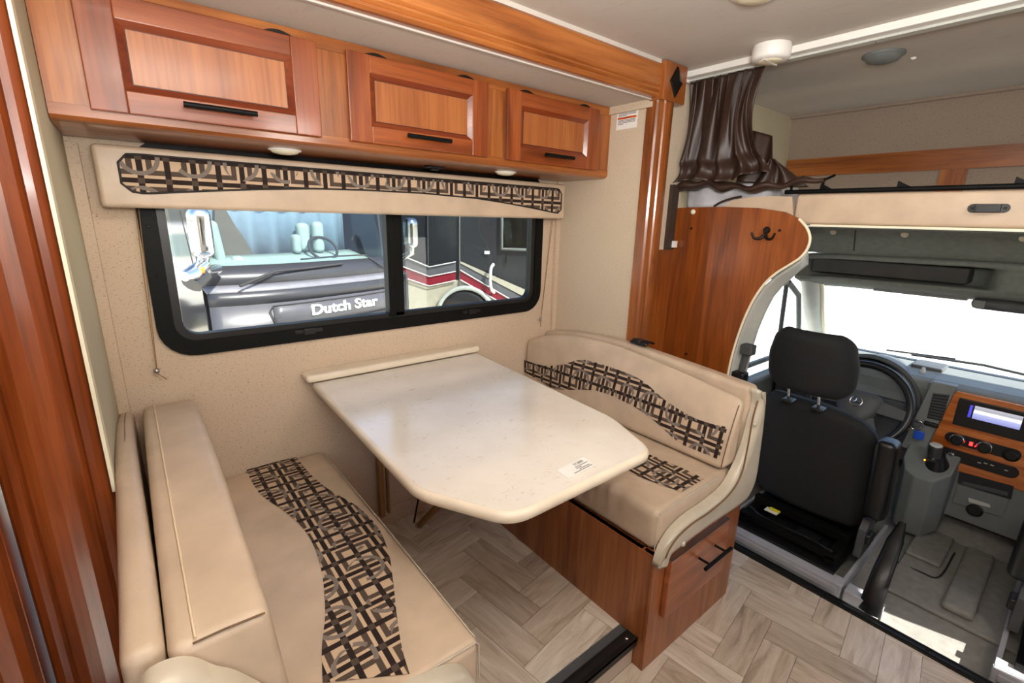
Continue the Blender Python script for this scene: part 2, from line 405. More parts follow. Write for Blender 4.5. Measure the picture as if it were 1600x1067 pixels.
# ceilings
struct(MB().box((-1.5,-1.1,2.12),(3.25,1.46,2.16)), 'ceiling', ceilm)
struct(MB().box((-.13,1.30,1.985),(1.79,1.86,2.02)), 'ceiling', ceilm)
# window wall of the slide-out with the opening
wx0, wx1, wz0, wz1 = .06, 1.61, 1.07, 1.66
struct(MB().box((-.13,1.82,.04),(wx0,1.86,2.02)).box((wx1,1.82,.04),(1.79,1.86,2.02)).box((wx0,1.82,.04),(wx1,1.86,wz0)).box((wx0,1.82,wz1),(wx1,1.86,2.02)), 'wall_left', wallmat)
struct(MB().box((-.13,1.29,.04),(-.10,1.82,2.0)), 'wall_rear', wallplain)
struct(MB().box((1.76,1.29,.04),(1.79,1.82,2.0)), 'wall_front', wallside)
# fixed body walls
struct(MB().box((-1.5,1.305,0),(-.28,1.34,2.12)).box((1.79,1.305,0),(2.05,1.34,2.12)).box((-.28,1.305,2.0),(1.79,1.34,2.12)), 'wall_left', wallside)
struct(MB().box((2.02,1.34,1.5),(3.45,1.40,2.12)), 'wall_left', wallplain)
struct(MB().box((-1.54,-1.1,0),(-1.5,1.34,2.12)), 'wall_rear', cherry_base)
struct(MB().box((-1.5,-1.14,0),(2.05,-1.1,.95)).box((-1.5,-1.14,1.75),(2.05,-1.1,2.12)).box((-1.5,-1.14,.95),(-.7,-1.1,1.75)).box((.3,-1.14,.95),(2.05,-1.1,1.75)).box((2.05,-1.14,1.5),(3.3,-1.1,2.12)), 'wall_right', cherry_base)
w3 = struct(MB().box((-.72,-1.125,.93),(-.68,-1.085,1.77)).box((.28,-1.125,.93),(.32,-1.085,1.77)).box((-.68,-1.125,.93),(.28,-1.085,.97)).box((-.68,-1.125,1.73),(.28,-1.085,1.77)), 'window_3', blackpl)  # unseen window, put in to let light in
box('pane', pane, (-.68,-1.118,.97), (.28,-1.114,1.73), w3)
# corner trims
for i, (a, b) in enumerate((((-.10,1.800,.115),(-.072,1.82,1.67)), ((1.735,1.800,.115),(1.76,1.82,1.98)))):
    struct(MB().box(a, b), 'trim_%d' % (4+i), wallmat, bevel=.002)
struct(MB().box((1.745,1.29,1.955),(1.76,1.82,1.985)), 'trim_6', wallside)
# right-hand slide post with rosette block
def fluted_post(name, x0, x1, y, z0, z1, mat):
    w = x1 - x0; prof = [(x0, y+.05), (x0, y+.004), (x0+.006, y-.004), (x0+.018, y-.010), (x0+.03, y-.012), (x0+.034, y-.006), (x0+.04, y-.014), (x0+.36*w, y-.022), (x0+.5*w, y-.024), (x0+.64*w, y-.022),
            (x1-.04, y-.014), (x1-.034, y-.006), (x1-.03, y-.012), (x1-.018, y-.010), (x1-.006, y-.004), (x1, y+.004), (x1, y+.05)]
    return struct(MB().prism([(a, b, z0) for a, b in prof], (0,0,z1-z0)), name, mat)
post = fluted_post('trim_1', 1.752, 1.868, 1.268, 0, 1.985, cherry[2])
blk = MB().box((1.742,1.236,1.975),(1.895,1.30,2.116)).build('corner_block', cherry[2], post, bevel=.004)
cx, cz = 1.8185, 2.048
dm = MB(); base = [(cx-.042,1.236,cz),(cx,1.236,cz-.058),(cx+.042,1.236,cz),(cx,1.236,cz+.058)]
dm.add(base + [(p[0]*.92+cx*.08, 1.229, p[2]*.92+cz*.08) for p in base] + [(cx,1.217,cz)], [(0,1,5,4),(1,2,6,5),(2,3,7,6),(3,0,4,7),(4,5,8),(5,6,8),(6,7,8),(7,4,8)]); dm.build('diamond_stud', bronze, blk)
# ceiling beam over the slide opening
prof = [(1.30,1.985),(1.262,1.985),(1.256,1.992),(1.256,1.999),(1.262,2.003),(1.254,2.010),(1.254,2.016),(1.259,2.020),(1.252,2.026),(1.252,2.098),(1.258,2.106),(1.30,2.106)]
struct(MB().prism([(-1.0, y, z) for y, z in prof], (2.742,0,0)), 'trim_2', cherry[0])
struct(MB().box((-1.0,1.258,2.106),(1.742,1.30,2.12)), 'trim_7', ceilm)
struct(MB().box((-.10,1.29,1.98),(1.76,1.30,1.986)), 'trim_8', ceilm)
# left-hand post and the dark wardrobe side behind it
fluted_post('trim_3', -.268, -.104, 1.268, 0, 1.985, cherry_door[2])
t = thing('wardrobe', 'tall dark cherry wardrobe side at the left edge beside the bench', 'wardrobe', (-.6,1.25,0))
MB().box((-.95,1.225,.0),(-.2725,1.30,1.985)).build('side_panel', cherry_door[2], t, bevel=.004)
MB().prism([(-.335,1.225,0),(-.335,1.205,0),(-.32,1.195,0),(-.295,1.195,0),(-.28,1.205,0),(-.275,1.225,0)], (0,0,1.98)).build('edge_moulding', cherry_door[2], t)
struct(MB().box((-.1055,1.245,.9),(-.099,1.29,1.985)), 'trim_9', cream)
# slide floor edge trim
s = struct(MB().box((.15,.722,.108),(1.169,.765,.124)).box((.15,.722,.085),(1.169,.735,.124)), 'trim_10', blackpl, bevel=.003)
for x in (.35,.75,1.135): MB().lathe([(.007,0),(.007,.002),(.004,.004)], (x,.742,.124), n=10).build('screw', chrome, s)
struct(MB().box((.15,.736,0),(1.17,.745,.085)), 'baseboard_left', plankm)
# baseboard at the window wall under the table
struct(MB().box((.3,1.805,.117),(1.17,1.82,.20)), 'baseboard_left', wallmat, bevel=.003)
# cab threshold
s = struct(MB().box((2.052,-1.1,-.03),(2.092,1.3,.008)).box((2.056,-1.1,.008),(2.062,1.3,.012)).box((2.082,-1.1,.008),(2.088,1.3,.012)), 'trim_11', blackpl)
for y in (1.0,.70,.43,.1,-.25): MB().lathe([(.006,0),(.006,.004),(.003,.006)], (2.072,y,.008), n=10).build('screw', bronze, s)

# ------------------------------------------------------------------ DINETTE WINDOW
def rrect(x0, x1, z0, z1, r, n=6):
    out = []
    for cx_, cz_, a0 in ((x1-r,z0+r,-90),(x1-r,z1-r,0),(x0+r,z1-r,90),(x0+r,z0+r,180)):
        for k in range(n+1): a = math.radians(a0 + 90*k/n); out.append((cx_+r*math.cos(a), cz_+r*math.sin(a)))
    return out
def ring(mb, o, i, y0, y1):
    n = len(o)
    vs = [(p[0],y0,p[1]) for p in o]+[(p[0],y0,p[1]) for p in i]+[(p[0],y1,p[1]) for p in o]+[(p[0],y1,p[1]) for p in i]
    fs = []
    for k in range(n):
        j = (k+1) % n; fs += [(k,j,n+j,n+k),(2*n+k,3*n+k,3*n+j,2*n+j),(k,2*n+k,2*n+j,j),(n+k,n+j,3*n+j,3*n+k)]
    mb.add(vs, fs); return mb
w1 = struct(ring(MB(), rrect(.028,1.645,1.036,1.70,.10), rrect(.075,1.60,1.085,1.655,.06), 1.806, 1.82), 'window_1', blackmt)
ring(MB(), rrect(.075,1.60,1.085,1.655,.06), rrect(.098,1.575,1.105,1.635,.045), 1.812, 1.85).build('inner_frame', blackpl, w1)
MB().box((.805,1.806,1.09),(.835,1.85,1.65)).box((.835,1.812,1.09),(.875,1.845,1.65)).build('mullion', blackmt, w1, bevel=.002)
box('pane', pane, (.10,1.836,1.10), (.81,1.840,1.645), w1); box('pane', pane_dark, (.86,1.826,1.10), (1.58,1.830,1.645), w1)
for x in (.48,1.21):
    l = MB().box((x-.05,1.80,1.066),(x+.05,1.807,1.08)).box((x-.02,1.792,1.062),(x+.02,1.80,1.084)).build('latch', blackpl, w1, bevel=.002)
for x, z in ((.052,1.45),(.052,1.30),(.30,1.06),(.62,1.06),(1.0,1.06),(1.624,1.30)): MB().lathe([(.004,0),(.004,.002),(.002,.003)], (x,1.806,z), (0,-1,0), 8).build('screw', bronze, w1)

# ------------------------------------------------------------------ OVERHEAD CABINET
yF = 1.51; c = thing('overhead_cabinet', 'long cherry overhead cabinet with three flip-up doors above the window', 'cabinet', (.83,1.66,1.69))
MB().box((-.099,yF+.02,1.955),(1.758,1.81,1.983)).box((-.099,yF+.02,1.70),(1.758,1.81,1.715)).box((-.099,yF+.02,1.715),(-.08,1.81,1.955)).box((1.74,yF+.02,1.715),(1.758,1.81,1.955)).build('carcass', cherry[0], c)
MB().box((-.0985,yF,1.95),(1.7575,yF+.02,1.984)).build('top_rail', cherry[0], c)
pr = [(yF+.05,1.685),(yF+.02,1.686),(yF+.006,1.690),(yF-.002,1.698),(yF-.002,1.722),(yF+.02,1.722),(yF+.02,1.70),(1.80,1.70),(1.80,1.685)]
MB().prism([(-.0985,y,z) for y,z in pr], (1.856,0,0)).build('bottom_rail', cherry[0], c)
for a, b in ((-.0985,-.01),(.465,.578),(1.065,1.17),(1.655,1.7575)): MB().box((a,yF,1.7225),(b,yF+.02,1.9495)).build('stile', cherry[2], c)
def door_parts(x0, par):
    w, z0, z1, y = .507, 1.714, 1.960, yF-.0005
    d = MB(); x1 = x0 + w; fw = .068; fz = .05
    d.box((x0+.004,y-.006,z0+.004),(x1-.004,y,z1-.004))
    door = d.build('door', cherry_door[2], par)
    for a, b in ((x0,x0+fw),(x1-fw,x1)): MB().box((a,y-.018,z0),(b,y-.0062,z1)).build('stile', cherry_door[2], door, bevel=.0025)
    MB().box((x0+fw,y-.018,z1-fz),(x1-fw,y-.0062,z1)).build('rail', cherry_door[0], door, bevel=.0025); MB().box((x0+fw,y-.018,z0),(x1-fw,y-.0062,z0+fz)).build('rail', cherry_door[0], door, bevel=.0025)
    a0, a1, b0, b1 = x0+fw, x1-fw, z0+fz, z1-fz
    o = [(a0,b0),(a1,b0),(a1,b1),(a0,b1)]; i = [(a0+.016,b0+.014),(a1-.016,b0+.014),(a1-.016,b1-.014),(a0+.016,b1-.014)]
    mb = MB(); n = 4
    mb.add([(p[0],y-.017,p[1]) for p in o]+[(p[0],y-.0075,p[1]) for p in i], [(k,(k+1)%4,4+(k+1)%4,4+k) for k in range(4)]); mb.build('bead_moulding', bead, door)
    MB().box((a0+.018,y-.009,b0+.016),(a1-.018,y-.0062,b1-.016)).build('raised_panel', cherry_face, door)
    MB().box((a0+.001,y-.0072,b0+.001),(a1-.001,y-.0062,b1-.001)).build('glaze_line', glaze, door)
    hx = x0+.255; h = MB().tube([(hx-.08,y-.045,1.747),(hx+.08,y-.045,1.747)], .0065, 10)
    for s_ in (-.05,.05): h.tube([(hx+s_,y-.017,1.747),(hx+s_,y-.045,1.747)], .004, 8)
    h.build('handle', blackmt, door)
    for q in (.09,.41):
        mb = MB(); pts = [(x0+q-.036+.072*k/10, y-.019, 1.9585+.0085*math.sin(math.pi*k/10)) for k in range(11)]
        mb.prism(pts, (0,.0185,0)); mb.build('hinge', bronze, door)
bead = wood('cherry_bead', 0, srgb(92,34,12), srgb(122,50,20), srgb(142,66,30), .25, .5)
glaze = plain('dark_glaze', srgb(58,30,18), .5)
cherry_face = wood('cherry_door_face', 2, srgb(144,78,38), srgb(166,97,49), srgb(180,113,61), .36, .25, .5)
for x0 in (-.026,.565,1.158): door_parts(x0, c)
for k, (x, lab) in enumerate(((.41,'cream oval puck light under the cabinet left of the switch'),(1.263,'cream oval puck light under the cabinet near its right end'))):
    l = thing('puck_light', lab, 'light', (x,1.632,1.685), 'puck lights under the overhead cabinet')
    MB().lathe([(.034,0),(.036,-.004),(.03,-.010),(.015,-.0135)], (x,1.632,1.685), n=24, sx=1.15).build('lens', cream, l)
    MB().lathe([(.041,0),(.041,-.003),(.035,-.005)], (x,1.632,1.6852), n=24, sx=1.15).build('rim', white, l)
l = thing('light_switch', 'black rectangular switch under the cabinet between the puck lights', 'switch', (.95,1.67,1.685))
MB().box((.915,1.655,1.677),(.985,1.69,1.685)).build('plate', blackpl, l, bevel=.002); MB().box((.935,1.662,1.669),(.965,1.682,1.677)).build('rocker', blackpl, l, bevel=.002)

# ------------------------------------------------------------------ VALANCE
v = thing('window_valance', 'padded beige window valance with a dark patterned fabric band', 'valance', (.83,1.76,1.5))
MB().rbox((-.045,1.715,1.502),(1.703,1.80,1.665), .012, (8,2,2)).build('body', leather, v)
def vband(t, q, off=.0015):
    x = .006 + t*(1.672-.006); zt = 1.644 - .002*t
    zb = interp([0,.03,.12,.2,.3,.4,.55,.7,.8,.9,1], [1.546,1.542,1.557,1.569,1.580,1.585,1.586,1.578,1.564,1.546,1.526], t)
    e = min(t, 1-t)*1.666
    if e < .03: k = math.sqrt(max(0, 1-((.03-e)/.03)**2)); zt -= .03*(1-k)*.8; zb += .02*(1-k)
    return Vector((x, 1.715-off, zb + (zt-zb)*q))
g = MB().grid(lambda a, b: vband(a, b), 120, 6, lambda a, b: (vband(a, b).x + .012, vband(a, b).z - 1.6385)); g.build('fabric_band', pat, v)
loop = [vband(k/80, 1, .003) for k in range(81)] + [vband(k/80, 0, .003) for k in range(80,-1,-1)]
MB().tube(loop, .0032, 6, True).build('piping', dkpipe, v)
# shade cords
for xa, za, xb, zb, yy, nm in ((.027,1.50,.010,1.005,1.800,'left'),(1.695,1.49,1.648,.985,1.800,'right')):
    cdn = thing('shade_cord', 'thin beige shade pull cord with round bead hanging %s of the window' % nm, 'cord', (xa,yy,zb))
    MB().tube([(xa,yy,za),(xb,yy,zb)], .0012, 6).tube([(xa+.008,yy,za),(xb+.002,yy,zb)], .0012, 6).build('cord', tan_pl, cdn)
    b = MB().lathe([(.002,-.009),(.007,-.006),(.009,0),(.007,.006),(.002,.009)], (xb,yy,zb), n=14).build('bead', steel, cdn)
    MB().tube([(xb,yy,zb-.008),(xb+.022,yy-.004,zb-.032)] if nm == 'left' else [(xb,yy,zb-.008),(xb+.002,yy,zb-.04)], .0015, 6).build('cord_end', tan_pl, cdn)
# warning label on the slide end wall
wl = thing('warning_label', 'small white warning label with two orange bars on the slide end wall', 'label', (1.7592,1.42,1.93))
MB().box((1.7578,1.366,1.888),(1.7595,1.476,1.976)).build('sticker', white, wl)
for z in (1.962,1.929):
    MB().box((1.7572,1.371,z),(1.7578,1.471,z+.008)).build('orange_bar', plain('orange_print', srgb(214,86,20), .5), wl)
pm = plain('print_grey', srgb(96,96,96), .6)
for z in (1.956,1.951,1.946,1.941,1.923,1.918,1.913,1.908):
    e = random.uniform(.385,.44) if z in (1.941,1.908) else random.uniform(.372,.376)
    MB().box((1.7573,e+1.0,z),(1.7578,1.468,z+.0022)).build('print_line', pm, wl)
for z in (1.962,1.929): text('lettering', 'WARNING', dkpipe, wl, (1.7570,1.421,z+.004), (0,-1,0), (0,0,1), .0075, .0001)

# ------------------------------------------------------------------ TABLE
tb = thing('dinette_table', 'cream stone-look dinette table with clipped corners between the benches', 'table', (.83,1.2,.117))
zt = .886
out = [(.46,1.752),(.46,.93),(.558,.72),(.60,.672),(.93,.672),(1.05,.72),(1.165,.93),(1.195,1.752)]
def fillet(P, rs, n=6):
    res = []
    for i, p in enumerate(P):
        a = Vector(P[i-1]+(0,)); b = Vector(p+(0,)); c_ = Vector(P[(i+1)%len(P)]+(0,)); d1 = (a-b).normalized(); d2 = (c_-b).normalized(); r = rs[i]
        p0 = b + d1*r; p1 = b + d2*r
        for k in range(n+1): t_ = k/n; q = p0*(1-t_)**2 + b*2*t_*(1-t_) + p1*t_*t_; res.append((q.x, q.y))
    return res
out = fillet([(.468,1.755),(.448,.90),(.548,.668),(.93,.668),(1.075,.712),(1.128,.905),(1.200,1.755)], [.012,.08,.07,.07,.045,.09,.012])
out = fillet([(.460,1.755),(.435,.88),(.553,.665),(1.058,.667),(1.147,.88),(1.207,1.755)], [.012,.045,.06,.05,.045,.012])
cx_, cy_ = .83, 1.2
def inset(P, d):
    res = []; n = len(P)
    for i in range(n):
        a = Vector(P[i-1]); b = Vector(P[i]); c_ = Vector(P[(i+1)%n]); t_ = (c_-a).normalized(); nn = Vector((-t_.y, t_.x))
        if nn.dot(Vector((cx_,cy_))-b) < 0: nn = -nn
        res.append(tuple(b + nn*d))
    return res
i1 = inset(out, .012)
MB().prism([(x,y,zt-.028) for x,y in i1], (0,0,.028)).build('tabletop', lam, tb)
mb = MB(); rows = [(i1, zt-.0005), (inset(out,.005), zt-.002), (inset(out,.001), zt-.008), (out, zt-.015), (inset(out,.002), zt-.025), (inset(out,.010), zt-.032)]
n = len(out); mb.add([(x,y,z) for P, z in rows for x, y in P], [(r*n+k, r*n+(k+1)%n, (r+1)*n+(k+1)%n, (r+1)*n+k) for r in range(len(rows)-1) for k in range(n)], True); mb.build('edge_band', lam_edge, tb)
# support legs
MB().box((.70,1.755,.20),(.722,1.785,zt-.03)).box((.740,1.765,.20),(.750,1.785,zt-.03)).build('wall_bracket', tan_pl, tb, bevel=.002)
p0, p1 = Vector((.86,1.70,.13)), Vector((.93,1.10,zt-.04))
mb = MB(); mb.tube([p0, p1], .016, 8); mb.build('leg', tan_pl, tb); MB().lathe([(.018,0),(.018,.012),(.010,.02)], (.86,1.71,.117), n=12).build('foot', steel, tb)
MB().tube([(.84,1.72,.14),(.82,1.45,zt-.03)], .004, 6).build('stay', blackmt, tb)
lg = MB().rbox((.440,1.738,.888),(1.215,1.819,.918), .012, (6,2,1)); lg = lg.build('table_ledge', lam_edge, None, (.83,1.78,.888)); tag(lg, 'narrow cream wall ledge behind the dinette table', 'ledge')
cd_ = thing('stock_card', 'small white printed stock card lying on the table corner', 'card', (.81,.728,zt))
u = Vector((.104,.006,0)).normalized(); vv = Vector((.004,.045,0)).normalized(); o_ = Vector((.757,.704,zt+.0008))
def cardpt(a, b, z=0): return o_ + u*a + vv*b + Vector((0,0,z))
MB().prism([cardpt(0,0),cardpt(.106,-.002),cardpt(.106,.048),cardpt(0,.046)], (0,0,.0006)).build('card', white, cd_)
text('lettering', 'D2880', dkpipe, cd_, cardpt(.074,.036,.0008), u, vv, .0135, .0001)
for k, (a, b) in enumerate(((.05,.1),(.05,.07),(.055,.095),(.03,.1))): MB().prism([cardpt(a,.024-k*.006,.0007),cardpt(b,.024-k*.006,.0007),cardpt(b,.0262-k*.006,.0007),cardpt(a,.0262-k*.006,.0007)], (0,0,.0002)).build('print_line', pm, cd_)

# ------------------------------------------------------------------ BENCHES
def strip(name, fn0, fn1, surf, parent, n=40, m_=8, uv0=0):
    def f(a, b): p, q = fn0(a), fn1(a); return surf(p + (q-p)*b)
    MB().grid(f, n, m_, lambda a, b: uvmap(f(a, b), name)).build('fabric_band', pat, parent)
def curve2(pts):
    P = spline(pts, 10)
    def f(a):
        x = a*(len(P)-1); i = min(int(x), len(P)-2); return P[i] + (P[i+1]-P[i])*(x-i)
    return f
# ---- right bench
br = thing('dinette_bench', 'cherry dinette bench with drawer and curved leather end cap beside the cab', 'bench', (1.46,1.2,0))
MB().box((1.17,.70,.117),(1.19,1.80,.462)).build('side_panel', cherry_base, br); MB().box((1.172,.693,.0),(1.75,.74,.462)).box((1.72,.72,0.0),(1.75,1.28,.46)).build('front_panel', cherry_base, br, bevel=.002)
MB().box((1.172,.745,.445),(1.75,1.80,.462)).build('seat_deck', cherry_base, br)
dr = MB().box((1.238,.672,.196),(1.622,.692,.425)).build('drawer', wood('drawer_face_grain', 0, srgb(128,66,32), srgb(162,92,50), srgb(186,116,70), .3, .4), br, bevel=.003)
h = MB().tube([(1.385,.628,.352),(1.565,.628,.352)], .0065, 10)
for x in (1.42,1.53): h.tube([(x,.672,.352),(x,.628,.352)], .0045, 8)
h.build('handle', blackmt, dr)
MB().box((1.238,.670,.4245),(1.622,.692,.4275)).build('drawer_edge_highlight', steel, dr)  # steel strip stands in for the highlight along the drawer top
# end cap: L-shaped padded bolster
ce = [PY(*q, .690) for q in ((1022,884),(1028,862),(1040,838),(1056,818),(1076,801),(1102,783),(1130,758),(1150,722),(1162,690),(1171,655),(1178,630))] + [PY(*q, .675) for q in ((1184,610),(1191,612),(1193,628),(1190,660),(1185,700),(1178,745),(1166,774),(1150,790))] + [PY(*q, .668) for q in ((1110,820),(1070,850),(1040,874))]
capo = [(p.x, p.z) for p in ce]
def poly_pad(pts, y0, y1, r=.018, ns=4):
    P = spline([(a, b, 0) for a, b in pts] + [(pts[0][0], pts[0][1], 0)], 3)[:-1]; P = [(p.x, p.y) for p in P]; n = len(P)
    cen = None
    def off(d):
        res = []
        for i in range(n):
            a = Vector(P[i-1]); b = Vector(P[i]); c_ = Vector(P[(i+1)%n]); t_ = (c_-a).normalized(); res.append(b + Vector((t_.y, -t_.x))*d*sgn)
        return res
    ar = sum(P[i-1][0]*P[i][1]-P[i][0]*P[i-1][1] for i in range(n)); sgn = -1 if ar > 0 else 1
    mb = MB(); rows = [(off(0), y1)]
    for k in range(ns+1):
        a = math.pi/2*k/ns; rows.append((off(r*(1-math.cos(a))), y0 + r*(1-math.sin(a))))
    rows.append((off(r*1.25), y0-.001))
    vs = [(p[0], y, p[1]) for L, y in rows for p in L]
    fs = [(q*n+k, q*n+(k+1)%n, (q+1)*n+(k+1)%n, (q+1)*n+k) for q in range(len(rows)-1) for k in range(n)]
    mb.add(vs, fs, True)
    L = rows[-1][0]; from mathutils.geometry import tessellate_polygon
    mb.add([(p[0], rows[-1][1], p[1]) for p in L], [tuple(t_) for t_ in tessellate_polygon([[Vector((p[0], p[1], 0)) for p in L]])], False); mb.add([(p[0], y1, p[1]) for p in rows[0][0]], [tuple(range(n))]); return mb
cap = poly_pad(capo, .660, .699, .020).build('end_cap', leather_lt, br)
seam = spline([PY(*q, .657) for q in ((1040,872),(1046,858),(1060,838),(1082,818),(1110,799),(1140,772),(1158,742),(1168,700),(1176,655),(1184,626))], 6)
MB().tube(seam, .003, 6).build('seam', piping, cap)
for q in ((1068,850),(1180,663)): p = PY(*q, .658); MB().lathe([(.009,0),(.009,.003),(.006,.006),(.002,.007)], (p.x,.660,p.z), (0,-1,0), 16).build('button', leather_lt, cap)
# back panel behind the backrest
def btop(y): return interp([.70,.92,1.2,1.38,1.6,1.8], [.925,.942,.962,.968,.952,.915], y)
mb = MB().rbox((1.690,.70,.47),(1.757,1.815,.95), .02, (2,16,6), lambda q: (q.x, q.y, .47+(q.z-.47)*(btop(q.y)-.47)/.48)); mb.build('back_panel', leather, br)
# buckle strap over the top
mb = MB(); mb.grid(lambda a, b: Vector((1.70+.062*a, 1.17+.085*b, btop(1.2)+.012+.012*math.sin(math.pi*a))), 6, 8); st = mb.build('buckle_strap', blackpl, br, solid=.008)
MB().box((1.70,1.208,btop(1.2)+.019),(1.762,1.213,btop(1.2)+.026)).build('strap_seam', steel, st)
# seat cushion right
def crown(q, x0, x1, y0, y1, zt_, h_):
    if q.z > zt_-.03:
        fx = 1-((2*q.x-x0-x1)/(x1-x0))**2; fy = 1-((2*q.y-y0-y1)/(y1-y0))**2; q = q.copy(); q.z += h_*max(0,fx)**.5*max(0,fy)**.5
    return q
sc = thing('seat_cushion', 'tan leather seat cushion with patterned band on the bench beside the cab', 'cushion', (1.4,1.25,.462), 'bench seat cushions')
rc = (1.180,1.66,.702,1.812,.612)
def wr(q):
    q = crown(q, rc[0], rc[1], rc[2], rc[3], rc[4], .010)
    if q.x < 1.27:   # gathers along the front edge
        k = max(0, 1-(q.x-1.18)/.09)*smoothstep((q.z-.47)/.12)*smoothstep((q.y-.80)/.1)*(1-smoothstep((q.y-1.15)/.2)); q = q + Vector((-1,0,1))*(.0065*k*math.sin(q.y*115+1.6*math.sin(q.y*40)))
    return q
MB().rbox((rc[0],rc[2],.4635),(rc[1],rc[3],rc[4]), .03, (14,60,3), wr).build('cushion_body', leather, sc)
def top_r(p): q = crown(Vector((p.x,p.y,rc[4])), *rc, .010); q.z += .0018; return q
e0 = curve2([(1.345,.726,0),(1.32,.80,0),(1.30,.90,0),(1.305,1.05,0),(1.34,1.2,0),(1.36,1.4,0),(1.33,1.6,0),(1.32,1.79,0)])
e1 = curve2([(1.485,.726,0),(1.485,.80,0),(1.475,.90,0),(1.46,1.05,0),(1.48,1.2,0),(1.51,1.4,0),(1.49,1.6,0),(1.47,1.79,0)])
MB().grid(lambda a, b: top_r(e0(a)+(e1(a)-e0(a))*b), 40, 8, lambda a, b: ((e0(a)+(e1(a)-e0(a))*b).y, (e0(a)+(e1(a)-e0(a))*b).x)).build('fabric_band', pat, sc)
MB().tube([(1.186,.705,.606),(1.25,.7035,.614),(1.4,.703,.616),(1.56,.703,.614)], .0022, 6).tube([(1.182,.706,.60),(1.180,.704,.53),(1.180,.704,.475)], .0018, 6).build('piping', leather_lt, sc)
# backrest right
bc = thing('backrest_cushion', 'tan leather backrest cushion with wavy patterned band beside the cab', 'cushion', (1.62,1.25,.615), 'bench backrest cushions')
def top_b(y): return interp([.70,.8,1.0,1.2,1.35,1.5,1.65,1.75,1.82], [.885,.897,.925,.948,.958,.958,.940,.91,.878], y)
zb0 = .622
def frontx(y, z): return 1.568 + .075*(z-zb0)/.3*interp([.7,1.3,1.82],[1.25,.9,-.1],y) - .0*y - .012*math.sin(math.pi*max(0,min(1,(z-zb0)/.30)))
def bdef(q):
    y = q.y; t_ = (q.z-zb0)/.34; z = zb0 + t_*(top_b(y)-zb0); fx = frontx(y, z)
    s_ = (q.x-1.56)/.12; xb = 1.672; return Vector((fx + (xb-fx)*s_, y, z))
MB().rbox((1.56,.703,zb0),(1.68,1.816,zb0+.34), .035, (3,30,12), bdef).build('cushion_body', leather, bc)
def onback(px, py):
    p = PX(px, py, 1.6)
    for k in range(6): p = PX(px, py, frontx(p.y, p.z))
    return p
up = [onback(*p) for p in ((821,563),(850,571),(880,569),(910,562),(950,572),(1000,592),(1040,625),(1080,650),(1110,661),(1137,667))]
lo = [onback(*p) for p in ((824,583),(845,596),(870,608),(930,610),(985,632),(1020,655),(1060,690),(1090,704),(1110,712),(1133,722))]
def byy(L):
    ys = sorted((p.y, p.z) for p in L); return lambda y: interp([a for a, b in ys], [b for a, b in ys], y)
fu, fl_ = byy(spline(up, 6)), byy(spline(lo, 6)); ya, yb = .725, 1.812
def bsurf(a, b): y = ya + (yb-ya)*a; z = fl_(y) + (fu(y)-fl_(y))*b; return Vector((frontx(y, z)-.0022, y, z))
MB().grid(bsurf, 50, 8, lambda a, b: (bsurf(a,b).y+.01, bsurf(a,b).z-.02)).build('fabric_band', pat, bc)
MB().tube([(frontx(.712,z)-.002,.711,z) for z in (.64,.70,.76,.82,.868)], .002, 6).build('piping', piping, bc)
# ---- left bench
bl = thing('dinette_bench', 'leather dinette bench with padded back panel in the left foreground', 'bench', (.2,1.2,0))
MB().box((.43,.70,.117),(.45,1.80,.44)).build('side_panel', cherry_base, bl); MB().box((-.10,.693,0),(.45,.74,.44)).build('front_panel', cherry_base, bl, bevel=.002); MB().box((-.095,.745,.425),(.45,1.80,.44)).build('seat_deck', cherry_base, bl)
def ltop(y): return interp([.66,.9,1.2,1.4,1.6,1.8], [.90,.918,.935,.938,.925,.888], y)
MB().rbox((-.098,.715,.45),(-.052,1.812,.94), .02, (2,20,6), lambda q: (q.x+ (.018*(1-smoothstep((q.y-.7)/1.1))-.010)*(0.6 if q.x<-.075 else 1.2), q.y, .45+(q.z-.45)*(ltop(q.y)-.45)/.49)).build('back_panel', leather, bl)
capl = [(.47,.452),(.465,.50),(.44,.545),(.40,.572),(.33,.590),(.25,.604),(.17,.64),(.11,.70),(.07,.765),(.035,.82),(.012,.845),(-.012,.878),(-.04,.893),(-.07,.885),(-.088,.83),(-.092,.72),(-.095,.62),(-.09,.545),(-.05,.500),(.03,.476),(.17,.466),(.30,.462),(.41,.456)]
capL = poly_pad(capl, .655, .698, .020).build('end_cap', leather_lt, bl)
sc2 = thing('seat_cushion', 'tan leather seat cushion with wavy patterned band in the left foreground', 'cushion', (.25,1.25,.44), 'bench seat cushions')
lc = (-.03,.497,.700,1.812,.572)
MB().rbox((lc[0],lc[2],.441),(lc[1],lc[3],lc[4]), .022, (14,30,3), lambda q: crown(q, lc[0],lc[1],lc[2],lc[3],lc[4], .010)).build('cushion_body', leather, sc2)
def top_l(p): q = crown(Vector((p.x,p.y,lc[4])), *lc, .010); q.z += .0018; return q
e2 = curve2([PZ(*p, .581) for p in ((384,727),(392,750),(410,775),(445,800),(475,828),(495,865),(505,910),(508,960),(503,1010),(504,1066))] )
e3 = curve2([PZ(*p, .581) for p in ((463,712),(485,740),(515,765),(558,790),(590,822),(607,862),(614,905),(620,960),(628,1010),(640,1050))])
MB().grid(lambda a, b: top_l(e2(a)+(e3(a)-e2(a))*b), 60, 8, lambda a, b: ((e2(a)+(e3(a)-e2(a))*b).y, (e2(a)+(e3(a)-e2(a))*b).x)).build('fabric_band', pat, sc2)
MB().tube([(.02,.703,.570),(.2,.7015,.576),(.40,.7025,.574),(.485,.704,.569),(.493,.7035,.56),(.495,.703,.46)], .002, 6).tube([(.4935,.72,.566),(.4945,1.2,.570),(.4935,1.79,.566)], .002, 6).build('piping', leather_lt, sc2)
